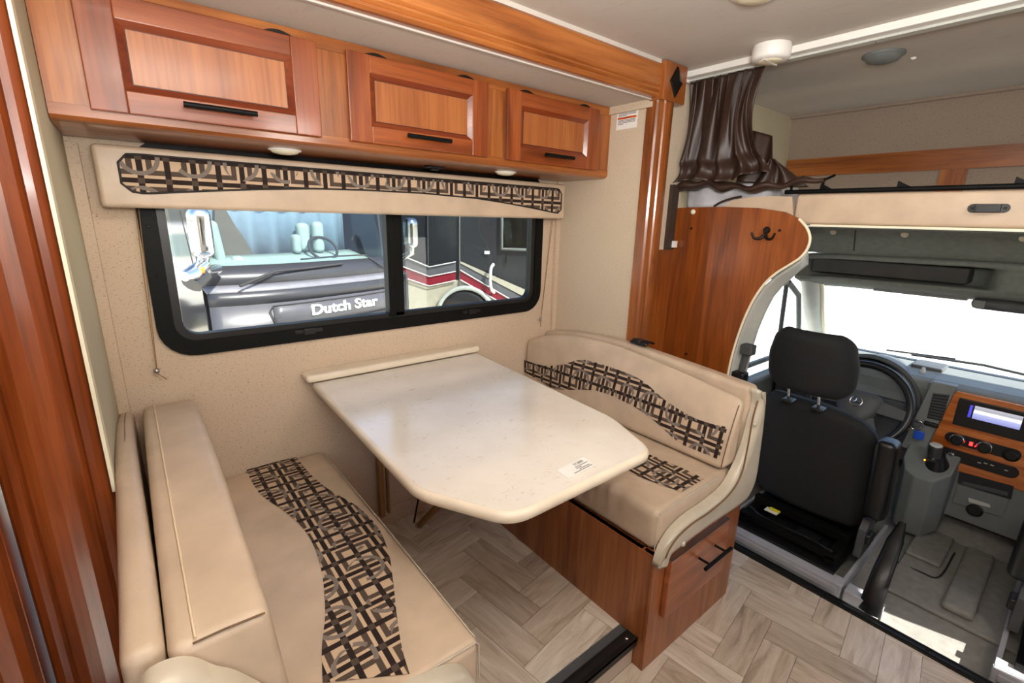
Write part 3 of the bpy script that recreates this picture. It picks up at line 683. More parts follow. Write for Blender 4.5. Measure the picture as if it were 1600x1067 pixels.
bc2 = thing('backrest_cushion', 'plain tan leather backrest cushion with pale top seam in the left foreground', 'cushion', (.03,1.25,.59), 'bench backrest cushions')
def ltopb(y): return interp([.70,.9,1.1,1.3,1.5,1.65,1.76,1.82], [.893,.915,.935,.942,.938,.925,.905,.885], y)
def ldef(q):
    t_ = (q.z-.586)/.35; z = .586 + t_*(ltopb(q.y)-.586); return Vector((q.x + .028*(1-t_)*1.0 - .0, q.y, z))
MB().rbox((-.042,.704,.586),(.092,1.785,.936), .020, (6,30,8), ldef).build('cushion_body', leather, bc2)
P = [(-.012+.006*(1-k/20), .712+(1.78-.712)*k/20, ltopb(.712+(1.78-.712)*k/20)+.0008) for k in range(21)]
MB().tube(P, .0022, 6).build('piping', plain('pale_piping', srgb(226,204,172), .5), bc2)
MB().tube([(-.010,.7065,.8925),(.03,.7055,.894),(.085,.7065,.890)], .0016, 6).build('stitching', piping, bc2)

# ------------------------------------------------------------------ DIVIDER PANEL, HOOK, CURTAIN, BUNK
xp = 2.03
pan = [(1043,326),(1075,324),(1130,323),(1185,325),(1225,331),(1248,342),(1260,356),(1265,372),(1261,388),(1250,402),(1234,413),(1213,426),(1195,442),(1178,466),(1164,494),(1152,526),(1142,560),(1134,600),(1127,650),(1120,720)]
pts = [PX(*p, xp) for p in pan]; pts = [Vector((xp,p.y,p.z)) for p in pts]
outl = [Vector((xp,1.303,pts[0].z))] + pts + [Vector((xp,.93,0.012)), Vector((xp,1.303,.012))]
dp = thing('divider_panel', 'curved cherry divider panel behind the driver seat carrying a coat hook', 'panel', (xp,1.15,0))
MB().prism(outl, (.02,0,0)).build('panel', cherry_panel, dp)
t20 = struct(MB().box((1.874,1.296,.0),(2.028,1.304,1.375)), 'trim_20', cherry_panel); MB().box((1.869,1.292,.0),(1.874,1.304,1.375)).build('edge_strip', cream, t20)
edge = spline([p + Vector((.004,0,0)) for p in pts[5:]], 4)
MB().tube(edge, .0055, 8).build('edge_trim', cream, dp)
p = PX(1083,331,xp); MB().lathe([(.0115,0),(.0115,.004),(.006,.006)], (xp,p.y,p.z), (-1,0,0), 16).build('cap', cream, dp)
for q in ((1080,357),(1218,360),(1072,553)): p = PX(*q,xp); MB().lathe([(.006,0),(.005,.002)], (xp,p.y,p.z), (-1,0,0), 10).build('screw', bronze, dp)
hk = thing('coat_hook', 'black double coat hook screwed to the curved cherry panel', 'hook', (xp,.89,1.46))
p = PX(1198,362,xp); Y0, Z0 = p.y, p.z
MB().lathe([(.014,0),(.014,.006),(.010,.010)], (xp,Y0,Z0+.006), (-1,0,0), 18, sx=1.0).build('plate', bronze, hk)
for s_ in (1,-1): MB().tube(spline([(xp-.008,Y0,Z0-.006),(xp-.018,Y0+s_*.012,Z0-.026),(xp-.026,Y0+s_*.034,Z0-.026),(xp-.030,Y0+s_*.046,Z0-.004)],5), [.007-.003*k/15 for k in range(16)], 8).build('prong', bronze, hk)
box('trim', plain('dark_brown_trim', srgb(60,46,38), .6), (1.955,1.285,1.375), (2.005,1.304,1.665)).name = 'trim_12'; bpy.data.objects['trim_12']['kind'] = 'structure'
o = MB().box((1.99,1.275,1.385),(2.02,1.30,1.415)).build('wall_clip', white, None, (2.0,1.29,1.385)); tag(o, 'small white plastic clip beside the cherry panel', 'clip')
# curtain track
tr = thing('curtain_track', 'white curtain track running across the ceiling above the bunk', 'rail', (1.97,.4,2.12))
MB().box((1.945,-1.0,2.095),(1.995,1.285,2.1195)).build('channel', white, tr, bevel=.004); MB().box((1.985,-1.0,2.088),(2.02,1.285,2.0955)).build('flange', greylt, tr)
for y in (1.18,.62,.1): MB().lathe([(.004,0),(.004,.002)], (2.005,y,2.088), (0,0,-1), 8).build('screw', chrome, tr)
box('end_cap', white, (1.94,1.2855,2.085), (2.02,1.292,2.1195), tr)
sd = thing('smoke_detector', 'round white smoke detector on the ceiling against the curtain track', 'detector', (1.925,.89,2.12))
sc_ = (1.895,.905,2.119)
MB().lathe([(.062,0),(.064,-.012),(.064,-.040),(.058,-.048),(.040,-.050)], sc_, n=32).build('body', white, sd); MB().lathe([(.040,0),(.038,-.003),(.02,-.004)], (sc_[0],sc_[1],2.0687), n=24).build('grille', cream, sd)
MB().box((sc_[0]-.05,sc_[1]-.004,2.064),(sc_[0]+.05,sc_[1]+.004,2.0665)).build('bar', white, sd)
# curtain: gathered satin, tied up
def cur(a, b, back=0):
    # a across, b down
    yt = 1.272 - .315*a; yb = 1.305 - .42*a
    pinch = b**1.4; y = yt + (yb-yt)*pinch
    top = 2.086; bot = 1.672 + .012*math.sin(a*9) + .02*a
    z = top + (bot-top)*b
    # diagonal drag toward the right lower corner
    fold = math.sin(a*math.pi*2*9 + 1.8*math.sin(a*7) + 1.2*math.sin(b*3) + b*1.5)*.012*(1-.55*b)*(.6+.4*math.sin(a*17+1)) + math.sin(a*math.pi*2*4.3 + b*4)*.022*b
    sag = .02*math.sin(b*math.pi)*math.sin(a*5+1)
    if b > .8: fold += .025*math.sin((b-.8)/.2*math.pi)
    x = 1.99 + fold + sag
    y += .010*math.sin(a*math.pi*2*9+1.5)*(1-b)
    # right edge sweeps in to the left in mid height
    y += .05*a**3*math.sin(b*math.pi)*1.0
    return Vector((min(x,2.028), y, z))
cu_ = thing('curtain', 'brown satin bunk curtain gathered at the left end of the track', 'curtain', (1.99,1.15,1.67))
MB().grid(cur, 130, 40).build('drape', satin, cu_, solid=.0025)
def heap(a, b):
    y = 1.305 - .60*a; r = .034*(1-.55*a)*(1+.25*math.sin(a*23)+.15*math.sin(b*12.6+a*15)); t_ = b*2*math.pi
    return Vector((2.03 + r*math.cos(t_)*1.0, y, 1.655 + .012*math.sin(a*8) + r*.62*math.sin(t_) + .006*math.sin(a*31)))
MB().grid(heap, 60, 16).build('gathered_hem', satin, cu_)
def flap(a, b):
    p0 = PX(1163,200,2.12); p1 = PX(1206,212,2.14); p2 = PX(1150,285,2.08); p3 = PX(1212,288,2.10)
    q = (p0*(1-a)+p1*a)*(1-b) + (p2*(1-a)+p3*a)*b; q.x += .012*math.sin(a*9+b*3); return q
MB().grid(flap, 16, 16).build('loose_corner', satin, cu_, solid=.0025)
def flap2(a, b):
    p0 = PX(1204,246,2.10); p1 = PX(1212,250,2.10); p2 = PX(1170,296,2.06); p3 = PX(1262,292,2.14)
    q = (p0*(1-a)+p1*a)*(1-b) + (p2*(1-a)+p3*a)*b; q.x += .015*math.sin(a*12+b*3); return q
MB().grid(flap2, 20, 12).build('loose_end', satin, cu_, solid=.0025)
# bunk
bk = thing('bunk_platform', 'beige padded front of the overhead bunk with black strap handle', 'bunk', (2.05,.0,1.5))
ysm = PX(1238,320,xp).y
MB().rbox((2.052,-1.0,1.506),(2.10,ysm-.002,1.616), .012, (1,20,3)).build('front_pad', leather, bk)
lp = [PX(*q, 2.045) for q in ((1108,340),(1122,328),(1140,313),(1170,308),(1205,306),(1236,307),(1238,345),(1200,345))]
MB().prism([Vector((2.055,p.y,p.z)) for p in lp], (.024,0,0)).build('front_pad', leather, bk)
MB().box((2.051,-1.0,1.4985),(2.10,.735,1.5055)).build('lower_edge', cream, bk)
MB().box((2.10,-1.0,1.5055),(3.1,1.33,1.56)).build('base', greylt, bk)
p = PX(1543,325,xp); hy, hz = p.y, p.z; h = MB()
h.prism([(2.051,hy+.055*math.cos(t_*math.pi/12)*1.0 if False else hy + (.034 if math.cos(t_*math.pi/12) > 0 else -.034) + .013*math.cos(t_*math.pi/12), hz+.013*math.sin(t_*math.pi/12)) for t_ in range(24)], (-.005,0,0))
h.box((2.024,hy-.025,hz-.012),(2.030,hy+.025,hz+.012)).box((2.026,hy-.028,hz-.012),(2.050,hy-.022,hz+.012)).box((2.026,hy+.022,hz-.012),(2.050,hy+.028,hz+.012))
hd = h.build('handle', blackpl, bk, bevel=.001)
for s_ in (-.036,.036): MB().lathe([(.004,0),(.003,.002)], (2.046,hy+s_,hz), (-1,0,0), 8).build('screw', bronze, hd)
rl = thing('bunk_rail', 'black tubular bunk guard rail folded down on the padded bunk front', 'rail', (2.07,0,1.615))
ya_ = PX(1250,300,2.06).y
MB().tube([(2.075,ya_+.06,1.627),(2.075,-1.0,1.630)], .0085, 10).build('tube', blackmt, rl)
for q in (1290,1412,1598):
    p = PX(q, 288, 2.08); MB().prism([(2.085,p.y+.02,1.626),(2.085,p.y+.018,1.656),(2.085,p.y-.004,1.644),(2.085,p.y-.03,1.630)], (.012,0,0)).build('bracket', blackmt, rl)
for q in ((1240,285),(1288,285)):
    p = PX(*q, 2.10); MB().tube([(2.09,p.y,1.62),(2.09,p.y,1.668),(2.16,p.y-.01,1.69)], .005, 6).build('strut', blackmt, rl)
bd = tag(MB().rbox((2.112,.93,1.562),(2.42,1.325,1.675), .03, (10,16,2), lambda q: (q.x + .012*math.sin(q.y*30), q.y, q.z + (.014*math.sin(q.y*38+q.x*9) if q.z > 1.60 else 0))).build('blanket', sheet_grey, None, (2.2,1.1,1.562)), 'rumpled pale grey blanket at the left end of the bunk', 'blanket')
th = tag(MB().tube(spline([PX(1116,322,2.05)+Vector((0,0,.0)),PX(1126,316,2.05),PX(1140,311,2.05),PX(1158,307,2.05)],5), .008, 8, flat=.6).build('brown_strap', satin, None, (2.05,1.0,1.6)), 'brown fabric strap between grey blanket and padded bunk front', 'strap')
# front cap of the cab-over
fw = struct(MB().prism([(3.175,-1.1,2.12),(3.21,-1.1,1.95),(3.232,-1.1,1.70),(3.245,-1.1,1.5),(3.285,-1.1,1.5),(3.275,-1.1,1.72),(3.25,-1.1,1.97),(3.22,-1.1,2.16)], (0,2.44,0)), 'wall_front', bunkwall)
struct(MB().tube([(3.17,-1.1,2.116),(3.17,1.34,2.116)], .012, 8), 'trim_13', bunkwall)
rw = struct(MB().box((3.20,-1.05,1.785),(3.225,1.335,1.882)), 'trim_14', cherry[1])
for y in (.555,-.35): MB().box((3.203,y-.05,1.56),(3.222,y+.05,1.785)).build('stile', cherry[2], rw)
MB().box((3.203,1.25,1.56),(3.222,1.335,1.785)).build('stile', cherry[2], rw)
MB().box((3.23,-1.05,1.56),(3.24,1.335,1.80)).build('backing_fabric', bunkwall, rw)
# ceiling fittings above the bunk
cl = thing('ceiling_light', 'round grey unlit ceiling light above the bunk', 'light', (2.3,.68,2.12)); p = PZ(1380,89,2.11)
MB().lathe([(.066,0),(.066,-.006),(.058,-.011)], (p.x,p.y,2.1195), n=32).build('rim', greymd, cl); MB().lathe([(.058,0),(.048,-.012),(.028,-.018),(.008,-.020)], (p.x,p.y,2.1085), n=32).build('lens', greymd, cl)
p = PZ(1427,92,2.115); tag(MB().lathe([(.010,0),(.009,-.004),(.005,-.007)], (p.x,p.y,2.1195), n=16).build('ceiling_button', white, None, (p.x,p.y,2.12)), 'small white round button on the ceiling beside the grey light', 'button')
cl2 = thing('ceiling_light', 'small white round light on the ceiling at the top picture edge', 'light', (.9,.75,2.12)); p = PZ(1184,-9,2.11)
MB().lathe([(.075,0),(.075,-.006),(.06,-.012)], (p.x,p.y,2.1195), n=32).build('rim', white, cl2); MB().lathe([(.06,0),(.04,-.010),(.01,-.014)], (p.x,p.y,2.1075), n=24).build('lens', cream, cl2)

# ------------------------------------------------------------------ CAB SHELL
cf = struct(MB().box((2.09,-.95,-.08),(3.35,1.16,-.03)), 'floor', greyfl)
MB().rbox((2.36,-.35,-.029),(3.02,.30,-.012), .006, (2,2,1)).build('floor_mat', greyfl, cf)
MB().rbox((2.40,.02,-.013),(2.98,.12,.02), .016, (4,2,1)).build('floor_ridge', greyfl, cf); MB().rbox((2.70,.17,-.013),(3.02,.30,.006), .009, (4,2,1)).build('floor_ridge', greyfl, cf)
MB().prism([(3.04,-.95,-.029),(3.08,-.95,-.002),(3.30,-.95,.17),(3.36,-.95,.17),(3.36,-.95,-.029)], (0,1.55,0)).build('toe_board', greyfl, cf)
MB().tube(spline([(2.62,.31,-.024),(2.60,.22,-.010),(2.63,.16,-.010),(2.9,.15,-.010)],5), .004, 6).build('cable', rubber, cf)
# driver door side
yd = 1.15
d1 = struct(MB().box((2.35,yd,-.03),(3.35,yd+.05,.60)).box((2.30,yd+.01,-.03),(2.42,yd+.06,1.5)).box((2.42,yd+.01,1.20),(3.2,yd+.05,1.5)), 'door_1', greymd)
MB().tube(spline([(2.43,yd-.005,.62),(2.46,yd-.01,.85),(2.54,yd-.02,1.05),(2.68,yd-.04,1.16),(2.85,yd-.06,1.195)],8), .020, 8).build('window_seal', greymd, d1)
MB().tube([(2.86,yd-.06,1.19),(3.02,yd-.02,.62)], .013, 8).build('quarter_bar', greydk, d1)
MB().tube([(2.88,yd-.06,1.19),(3.05,yd-.065,1.10),(3.28,yd-.03,.80),(3.40,yd-.02,.66)], .016, 8).build('window_seal', greymd, d1)
MB().box((2.42,yd+.012,.60),(3.35,yd+.016,1.20)).build('pane', pane, d1)
MB().rbox((2.40,yd-.02,.58),(3.35,yd+.05,.615), .012, (4,2,1)).build('sill', greymd, d1)
for q in (567,588): zr = PY(1180,q,1.19).z; MB().box((2.42,1.18,zr-.013),(3.4,1.20,zr+.013)).build('window_rail', greymd, d1)
# B pillar cover following the curved panel
bp = [(1262,392),(1250,408),(1232,420),(1213,432),(1195,448),(1178,472),(1164,500),(1152,532),(1142,566),(1134,606),(1127,656)]
inn = [(1262,412),(1246,424),(1236,434),(1222,446),(1208,463),(1196,486),(1185,512),(1176,540),(1168,572),(1160,606),(1152,656)]
A = [PX(*p, 2.14) for p in bp]; B = [PX(*p, 2.24) for p in inn]
mb = MB(); n = len(A)
mb.grid(lambda a, b: A[min(int(a*(n-1)+.5),n-1)]*(1-b) + B[min(int(a*(n-1)+.5),n-1)]*b, n-1, 6)
t15 = struct(mb, 'trim_15', greylt, solid=.01)
sb = thing('seat_belt', 'dark seat belt guide and anchor on the driver door pillar', 'seat belt', (2.2,.97,.7))
q0 = PX(1166,544,2.16); q1 = PX(1154,590,2.16)
MB().rbox((2.14,q0.y-.035,q0.z-.03),(2.19,q0.y+.02,q0.z+.02), .008, (1,2,2)).build('guide', greydk, sb, None)
MB().tube([(2.17,q0.y,q0.z-.02),(2.17,q1.y+.01,q1.z-.10),(2.2,q1.y+.02,q1.z-.3)], .016, 8, flat=.4).build('webbing', greydk, sb)
MB().rbox((2.14,q1.y-.03,q1.z-.10),(2.2,q1.y+.03,q1.z+.03), .01, (1,2,2)).build('buckle_cover', blackpl, sb)
# A pillar
mb = MB(); mb.tube(spline([(3.02,1.035,1.22),(3.10,1.045,1.15),(3.32,1.085,.97),(3.55,1.12,.80),(3.7,1.13,.70)],6), .052, 12, flat=.75); t16 = struct(mb, 'trim_16', greylt)
struct(MB().tube(spline([(3.05,.985,1.20),(3.13,.995,1.135),(3.35,1.03,.95),(3.58,1.075,.78)],6), .014, 8), 'trim_17', cream)
mb = MB().tube(spline([(3.02,-.80,1.22),(3.32,-.84,.97),(3.7,-.88,.70)],6), .05, 10); struct(mb, 'trim_18', greylt)
# headliner and header
hl = struct(MB().prism([(2.11,-.95,1.493),(2.62,-.95,1.493),(2.82,-.95,1.365),(2.88,-.95,1.375),(2.66,-.95,1.4965),(2.11,-.95,1.4965)], (0,2.12,0)), 'ceiling', headliner)
def onhl(px, py): return PN(px, py, (2.62,0,1.493), (.128,0,.2))
pj = onhl(1337,360); MB().prism([pj+Vector((-.002,.003,0)), pj+Vector((-.002,-.003,0)), onhl(1334,392)+Vector((-.002,-.003,0)), onhl(1334,392)+Vector((-.002,.003,0))], (.002,0,.002)).build('seam', rubber, hl)
for q in ((1302,362),(1414,366),(1600,372)): p = onhl(*q); MB().lathe([(.014,0),(.014,.004),(.006,.006)], p, (-.83,0,-.55), 16).build('screw_cap', cream, hl)
hc = thing('overhead_shelf', 'grey overhead shelf moulding with dark recess above the windshield', 'shelf', (2.9,.3,1.25))
def hp(y, rec):  # profile at y
    d = .20*rec
    return [(2.80,1.372),(2.785,1.362),(2.79,1.348),(2.80+d*.3,1.342),(2.80+d,1.335),(2.81+d,1.262),(2.82+d*.5,1.250),(2.835,1.248),(2.845,1.236),(2.95,1.205),(3.10,1.178),(3.14,1.19),(3.10,1.372)]
ysec = [-.95,-.90,.22,.26,.30,.34,.90,.97,1.0,1.02,1.05,1.08]; rec = [0,0,0,.15,.7,1,1,.95,.7,.25,0,0]
N_ = len(hp(0,0)); mb = MB(); vs = []; fs = []
for i, (y, r_) in enumerate(zip(ysec, rec)):
    off = max(0, (y-.80))*.9
    vs += [(x + off*.35, y, z - off*.10) for x, z in hp(y, r_)]
for i in range(len(ysec)-1):
    for k in range(N_): fs.append((i*N_+k, i*N_+(k+1)%N_, (i+1)*N_+(k+1)%N_, (i+1)*N_+k))
mb.add(vs, fs, True); mb.add(vs[:N_], [tuple(range(N_))]); mb.add(vs[-N_:], [tuple(range(N_))]); mb.build('moulding', headliner, hc)
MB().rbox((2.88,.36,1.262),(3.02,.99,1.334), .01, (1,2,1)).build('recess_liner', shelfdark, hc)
MB().box((3.00,.36,1.180),(3.04,.72,1.196)).build('visor_edge', greymd, hc)
p = PX(1550,470,3.0)
MB().rbox((2.93,-.2,1.155),(3.06,p.y+.06,1.205), .024, (2,6,1)).build('reading_light', greydk, hc)
MB().box((2.925,p.y+.012,1.162),(2.932,p.y+.05,1.195)).build('lens', greymd, hc)
# windshield
ws = struct(MB().prism([(3.10,-.80,1.186),(3.10,1.03,1.186),(3.72,1.10,.69),(3.72,-.86,.69)], (.004,0,.005)), 'window_2', pane)
struct(MB().prism([(3.70,-.9,.60),(3.70,1.12,.60),(3.74,1.12,.70),(3.74,-.9,.70)], (.05,0,0)), 'trim_19', blackpl)
# right-hand cab side: unseen door, opening narrowed to shape the sun patch
struct(MB().box((2.05,-1.0,-.06),(3.45,-.95,.50)).box((2.52,-1.0,.50),(3.45,-.95,1.28)).box((2.05,-1.0,1.28),(3.3,-.95,1.5)).box((2.05,-1.0,.50),(2.25,-.95,1.28)), 'door_2', greymd)
struct(MB().box((2.02,-1.1,0),(2.05,-.72,2.12)), 'wall_right', wallside)
struct(MB().box((3.33,-.95,-.06),(3.38,1.2,.60)), 'wall_front', greydk)

# ------------------------------------------------------------------ DRIVER AND PASSENGER SEATS
def seat(yc, lab, arm, tagside):
    s = thing('cab_seat', lab, 'seat', (2.45,yc,-.03), 'cab seats')
    lean = lambda z: -.17*(z-.14)
    def bd_(q):
        t_ = (q.z-.14)/.58; w = interp([0,.15,.5,.85,1],[.90,.95,1,.97,.84],t_); y = yc + .012 + (q.y-yc)*w; x = q.x + lean(q.z)
        x += .035*((q.y-yc)/.25)**2*(1 if q.x < 2.43 else .4) ; return (x, y, q.z - .05*max(0,t_-.8)/.2*(max(0,-(q.y-yc)/.25)**2.0) )
    b = MB().rbox((2.39,yc-.25,.14),(2.50,yc+.25,.725), .045, (3,14,14), bd_).build('backrest', blackcl, s)
    xh = 2.235
    def hd_(q):
        t_ = (q.z-.775)/.29; w = interp([0,.25,.55,.85,1],[.86,.99,1,.88,.74],t_); x = q.x - .05*(t_-.5) + .05*((q.y-yc-.048)/.18)**2; return (x, yc+.048+(q.y-yc-.048)*w, q.z)
    yh = yc + .048; h = MB().rbox((xh-.045,yh-.178,.775),(xh+.055,yh+.178,1.065), .05, (3,12,10), hd_).build('headrest', blackcl, s)
    for d in (-.062,.062):
        MB().tube([(xh+.02,yh+d,.80),(xh+.055,yh+d,.70)], .0075, 10).build('headrest_post', chrome, s)
        MB().rbox((xh+.02,yh+d-.024,.706),(xh+.08,yh+d+.024,.724), .007, (1,1,1)).build('post_collar', blackpl, s)
    # armrest folded up beside the backrest
    MB().rbox((2.33,yc+arm*.275-.038,.27),(2.44,yc+arm*.275+.038,.665), .028, (2,3,8), lambda q: (q.x-.22*(q.z-.3), q.y, q.z)).build('armrest', vinylblk, s)
    MB().rbox((2.46,yc-.24,.20),(2.82,yc+.22,.33), .05, (8,8,2)).build('seat_pad', blackcl, s)
    # recliner cover and lever
    MB().prism([(2.36,yc+arm*.235,.06),(2.36,yc+arm*.235,.20),(2.40,yc+arm*.235,.24),(2.50,yc+arm*.235,.20),(2.52,yc+arm*.235,.06)], (0,arm*.03,0)).build('recliner_cover', greydk, s, bevel=.004)
    MB().rbox((2.37,yc+arm*.27-.015,.13),(2.44,yc+arm*.27+.015,.18), .01, (1,1,1)).build('lever', blackpl, s)
    # seat frame and pedestal
    fr = MB()
    for y in (yc-.21,yc+.17): fr.box((2.20,y,.06),(2.80,y+.04,.10))
    fr.box((2.20,yc-.21,.085),(2.24,yc+.21,.115)).box((2.36,yc-.21,.10),(2.40,yc+.21,.14)).box((2.52,yc-.21,.06),(2.56,yc+.21,.12))
    fr.build('slide_frame', blackmt, s, bevel=.003)
    MB().box((2.17,yc-.225,.045),(2.80,yc+.225,.058)).build('mechanism_plate', blackpl, s)
    for (a, bb, z0, z1) in ((-.12,-.02,.058,.10),(.03,.12,.058,.085)): MB().rbox((2.26,yc+a,z0),(2.34,yc+bb,z1), .01, (1,1,1)).build('mechanism_block', blackpl, s)
    MB().tube(spline([(2.22,yc-.19,.12),(2.26,yc-.05,.10),(2.24,yc+.1,.11),(2.30,yc+.2,.10)],5), .006, 6).build('wiring', rubber, s)
    pd = MB().box((2.125,yc-.27,-.029),(2.14,yc+.27,.042)).box((2.14,yc-.27,-.029),(2.80,yc-.255,.042)).box((2.14,yc+.255,-.029),(2.80,yc+.27,.042)).box((2.14,yc-.27,.036),(2.19,yc+.27,.044)).box((2.118,yc-.255,.0),(2.125,yc+.255,.028))
    pd.build('pedestal', greypaint, s, bevel=.003)
    if tagside:
        MB().box((2.30,yc+.075,.116),(2.34,yc+.135,.118)).build('paper_tag', white, s); MB().rbox((2.32,yc+.07,.118),(2.335,yc+.12,.13), .004, (1,1,1)).build('yellow_connector', plain('yellow_plastic', srgb(220,205,40), .5), s)
    return s
seat(.665, 'black cloth driver seat with headrest seen from behind facing the steering wheel', -1, True)
seat(-.33, 'black passenger seat cut off by the right picture edge', 1, False)
hb = thing('parking_brake', 'black parking brake lever standing between the two cab seats', 'lever', (2.2,.29,-.03))
sp_ = spline([(2.135,.292,-.02),(2.15,.292,.06),(2.20,.293,.14),(2.28,.294,.21),(2.38,.295,.30)], 6); ns = len(sp_)
MB().tube(sp_, [.040*(1-.35*k/(ns-1))*(1 if k < ns-5 else 1-.13*(k-ns+5)) for k in range(ns)], 14, flat=.42).build('cover', vinylblk, hb)
MB().box((2.12,.26,-.0295),(2.24,.33,-.01)).box((2.13,.315,-.0295),(2.20,.385,.03)).build('bracket', greypaint, hb, bevel=.002)

# ------------------------------------------------------------------ DASHBOARD
xs = 3.0
db = thing('dashboard', 'grey dashboard with wood-trimmed centre console below the windshield', 'dashboard', (3.3,.2,.1))
prof = [(3.05,.66),(3.03,.72),(3.03,.758),(3.06,.772),(3.30,.79),(3.70,.70),(3.70,.58),(3.20,.50),(3.10,.36),(3.06,.60)]
MB().prism([(x,-.93,z) for x, z in prof], (0,2.05,0)).build('top_pad', greymd, db, bevel=.008)  # pad coloured paler than its dark plastic, standing in for sunlight
def C_(px, py, X=xs): p = PX(px, py, X); return p
tl, tr_, bl_, br_ = C_(1497,612), C_(1600,632), C_(1445,715), C_(1600,755)
# stack body
yL0, yR0 = .352, -.02
MB().prism([(2.995,yR0-.12,.12),(3.2,yR0-.12,.12),(3.2,yR0-.12,.78),(3.05,yR0-.12,.775),(3.01,yR0-.12,.76),(3.006,yR0-.12,.40)], (0,.415+.12-yR0,0)).build('centre_stack', greymd, db, bevel=.008)
# wood trim panel (plane X=3.0)
def quad(name, mat, pix, X, th, par=db, bevel=0): return MB().prism([Vector((X, p.y, p.z)) for p in [PX(*q, X) for q in pix]], (th,0,0)).build(name, mat, par, bevel=bevel)
yR, = (-.02,)
zt_, zb_ = .752, .366
wtrim = [(.306,zt_),(.315,.735),(.362,zb_+.012),(.35,zb_-.004),(yR-.06,zb_-.004),(yR-.06,zt_)]
wt = MB().prism([(2.994,y,z) for y, z in wtrim], (.010,0,0)).build('wood_trim', wood('burl_trim', 1, srgb(150,72,24), srgb(188,104,44), srgb(206,124,58), .25, .5, 2), db, bevel=.003)
fr_ = MB().box((2.986,-.02,.590),(2.996,.292,.725)).build('screen_bezel', blackpl, wt, bevel=.003)
sp0, sp1 = PX(1522,634,2.985), PX(1590,674,2.985)
mb = MB(); mb.grid(lambda a, b: Vector((2.985, sp0.y-.004+(sp1.y-sp0.y)*a, sp1.z+.008+(sp0.z-sp1.z-.006)*b)), 1, 1, lambda a, b: (a, b)); mb.build('screen', screen, fr_)
MB().box((2.984,sp0.y+.002,sp1.z+.01),(2.9865,sp0.y+.012,sp0.z)).build('button_strip', emit('blue_button_glow', srgb(70,70,200), .5), fr_)
# climate strip with knobs
def pill(y0, y1, z, hh, X, th): 
    r = hh; return MB().prism([(X, (y0-r if math.cos(a) >= 0 else y1+r) + r*math.cos(a), z + r*math.sin(a)) for a in [2*math.pi*k/24 for k in range(24)]], (th,0,0))
cs = pill(.305, .045, .521, .027, 2.988, .008).build('climate_strip', blackpl, wt)
for (px, py), m_ in (((1495,688),chrome),((1538,700),chrome),((1580,712),blackpl)):
    p = PX(px, py, 2.985); MB().lathe([(.029,0),(.029,.008),(.025,.011)], (2.988,p.y,p.z+.003), (-1,0,0), 24).build('knob_ring', m_, cs); MB().lathe([(.024,0),(.024,.012),(.018,.016)], (2.985,p.y,p.z+.003), (-1,0,0), 24).build('knob', blackpl, cs)
p = PX(1517,694,2.985); MB().box((2.985,p.y-.006,p.z-.008),(2.989,p.y+.006,p.z+.010)).box((2.985,p.y-.020,p.z-.008),(2.989,p.y-.014,p.z-.002)).build('red_display', led, cs)
ss = pill(.318, .035, .437, .028, 2.988, .008).build('switch_strip', blackpl, wt)
p = PX(1486,710,2.985); MB().lathe([(.013,0),(.013,.005),(.008,.008)], (2.988,p.y,p.z), (-1,0,0), 16).build('lock_knob', chrome, ss)
for px, py in ((1530,723),(1540,724),(1550,727),(1572,735)): p = PX(px, py, 2.986); MB().box((2.9855,p.y-.006,p.z-.002),(2.988,p.y+.006,p.z+.002)).build('switch_mark', greylt, ss)
# vent left of the stack
vh = MB().prism([(2.985,.31,.775),(2.985,.40,.775),(2.985,.455,.40),(2.985,.365,.40)], (.05,0,0)).build('side_bezel', greymd, db, bevel=.004)
def vq(a, b, X): # a 0..1 across, b 0..1 down
    P = [PX(*q, X) for q in ((1458,614),(1484,617),(1471,658),(1448,653))]
    return (P[0]*(1-a)+P[1]*a)*(1-b) + (P[3]*(1-a)+P[2]*a)*b
MB().prism([vq(0,0,2.983),vq(1,0,2.983),vq(1,1,2.983),vq(0,1,2.983)], (.006,0,0)).build('vent', rubber, vh)
for k in range(9):
    b = (k+.5)/9; a0, a1 = vq(.03,b,2.976), vq(.97,b,2.976); MB().prism([a0+Vector((0,0,.003)),a1+Vector((0,0,.003)),a1-Vector((-.006,0,.003)),a0-Vector((-.006,0,.003))], (.001,0,.0025)).build('slat', greydk, vh)
p = PX(1455,663,2.975); MB().rbox((2.965,p.y-.028,p.z-.010),(2.985,p.y+.028,p.z+.010), .006, (1,2,1)).build('mirror_switch', blackpl, vh)
# shifter console
con = MB(); cz = .44
con.prism([(3.02,.425,cz+.02),(2.92,.425,cz-.06),(2.86,.40,cz-.098),(2.835,.355,cz-.112),(2.84,.285,cz-.11),(2.90,.235,cz-.07),(3.02,.225,cz+.02)], (.05,0,-.33)); sc3 = con.build('shifter_console', greymd, db, bevel=.008)
boot = PX(1458,745,2.92)
MB().lathe([(.052,-.005),(.045,.02),(.026,.06),(.018,.10)], (2.94,boot.y+.0,.375), (-.25,0,1), 16, sx=1.1).build('shifter_boot', vinylblk, db)
k0 = PX(1460,708,2.90); 
MB().lathe([(.016,-.02),(.024,.0),(.027,.03),(.027,.06),(.024,.068),(.012,.072)], (2.90,k0.y,k0.z-.02), (-.2,0,1), 20).build('shifter_knob', plain('dark_knob', srgb(60,60,62), .3), db)
MB().lathe([(.0275,.0),(.0275,.006)], (2.90,k0.y,k0.z-.02), (-.2,0,1), 20).build('knob_band', chrome, db)
MB().lathe([(.0245,.0),(.012,.004)], (2.8865,k0.y,k0.z+.0475), (-.2,0,1), 20).build('knob_top', greylt, db)
p = PX(1445,719,2.93); MB().lathe([(.004,0),(.004,.003)], (2.93,p.y,p.z), (-.6,0,.8), 8).build('gear_light', ledo, db)
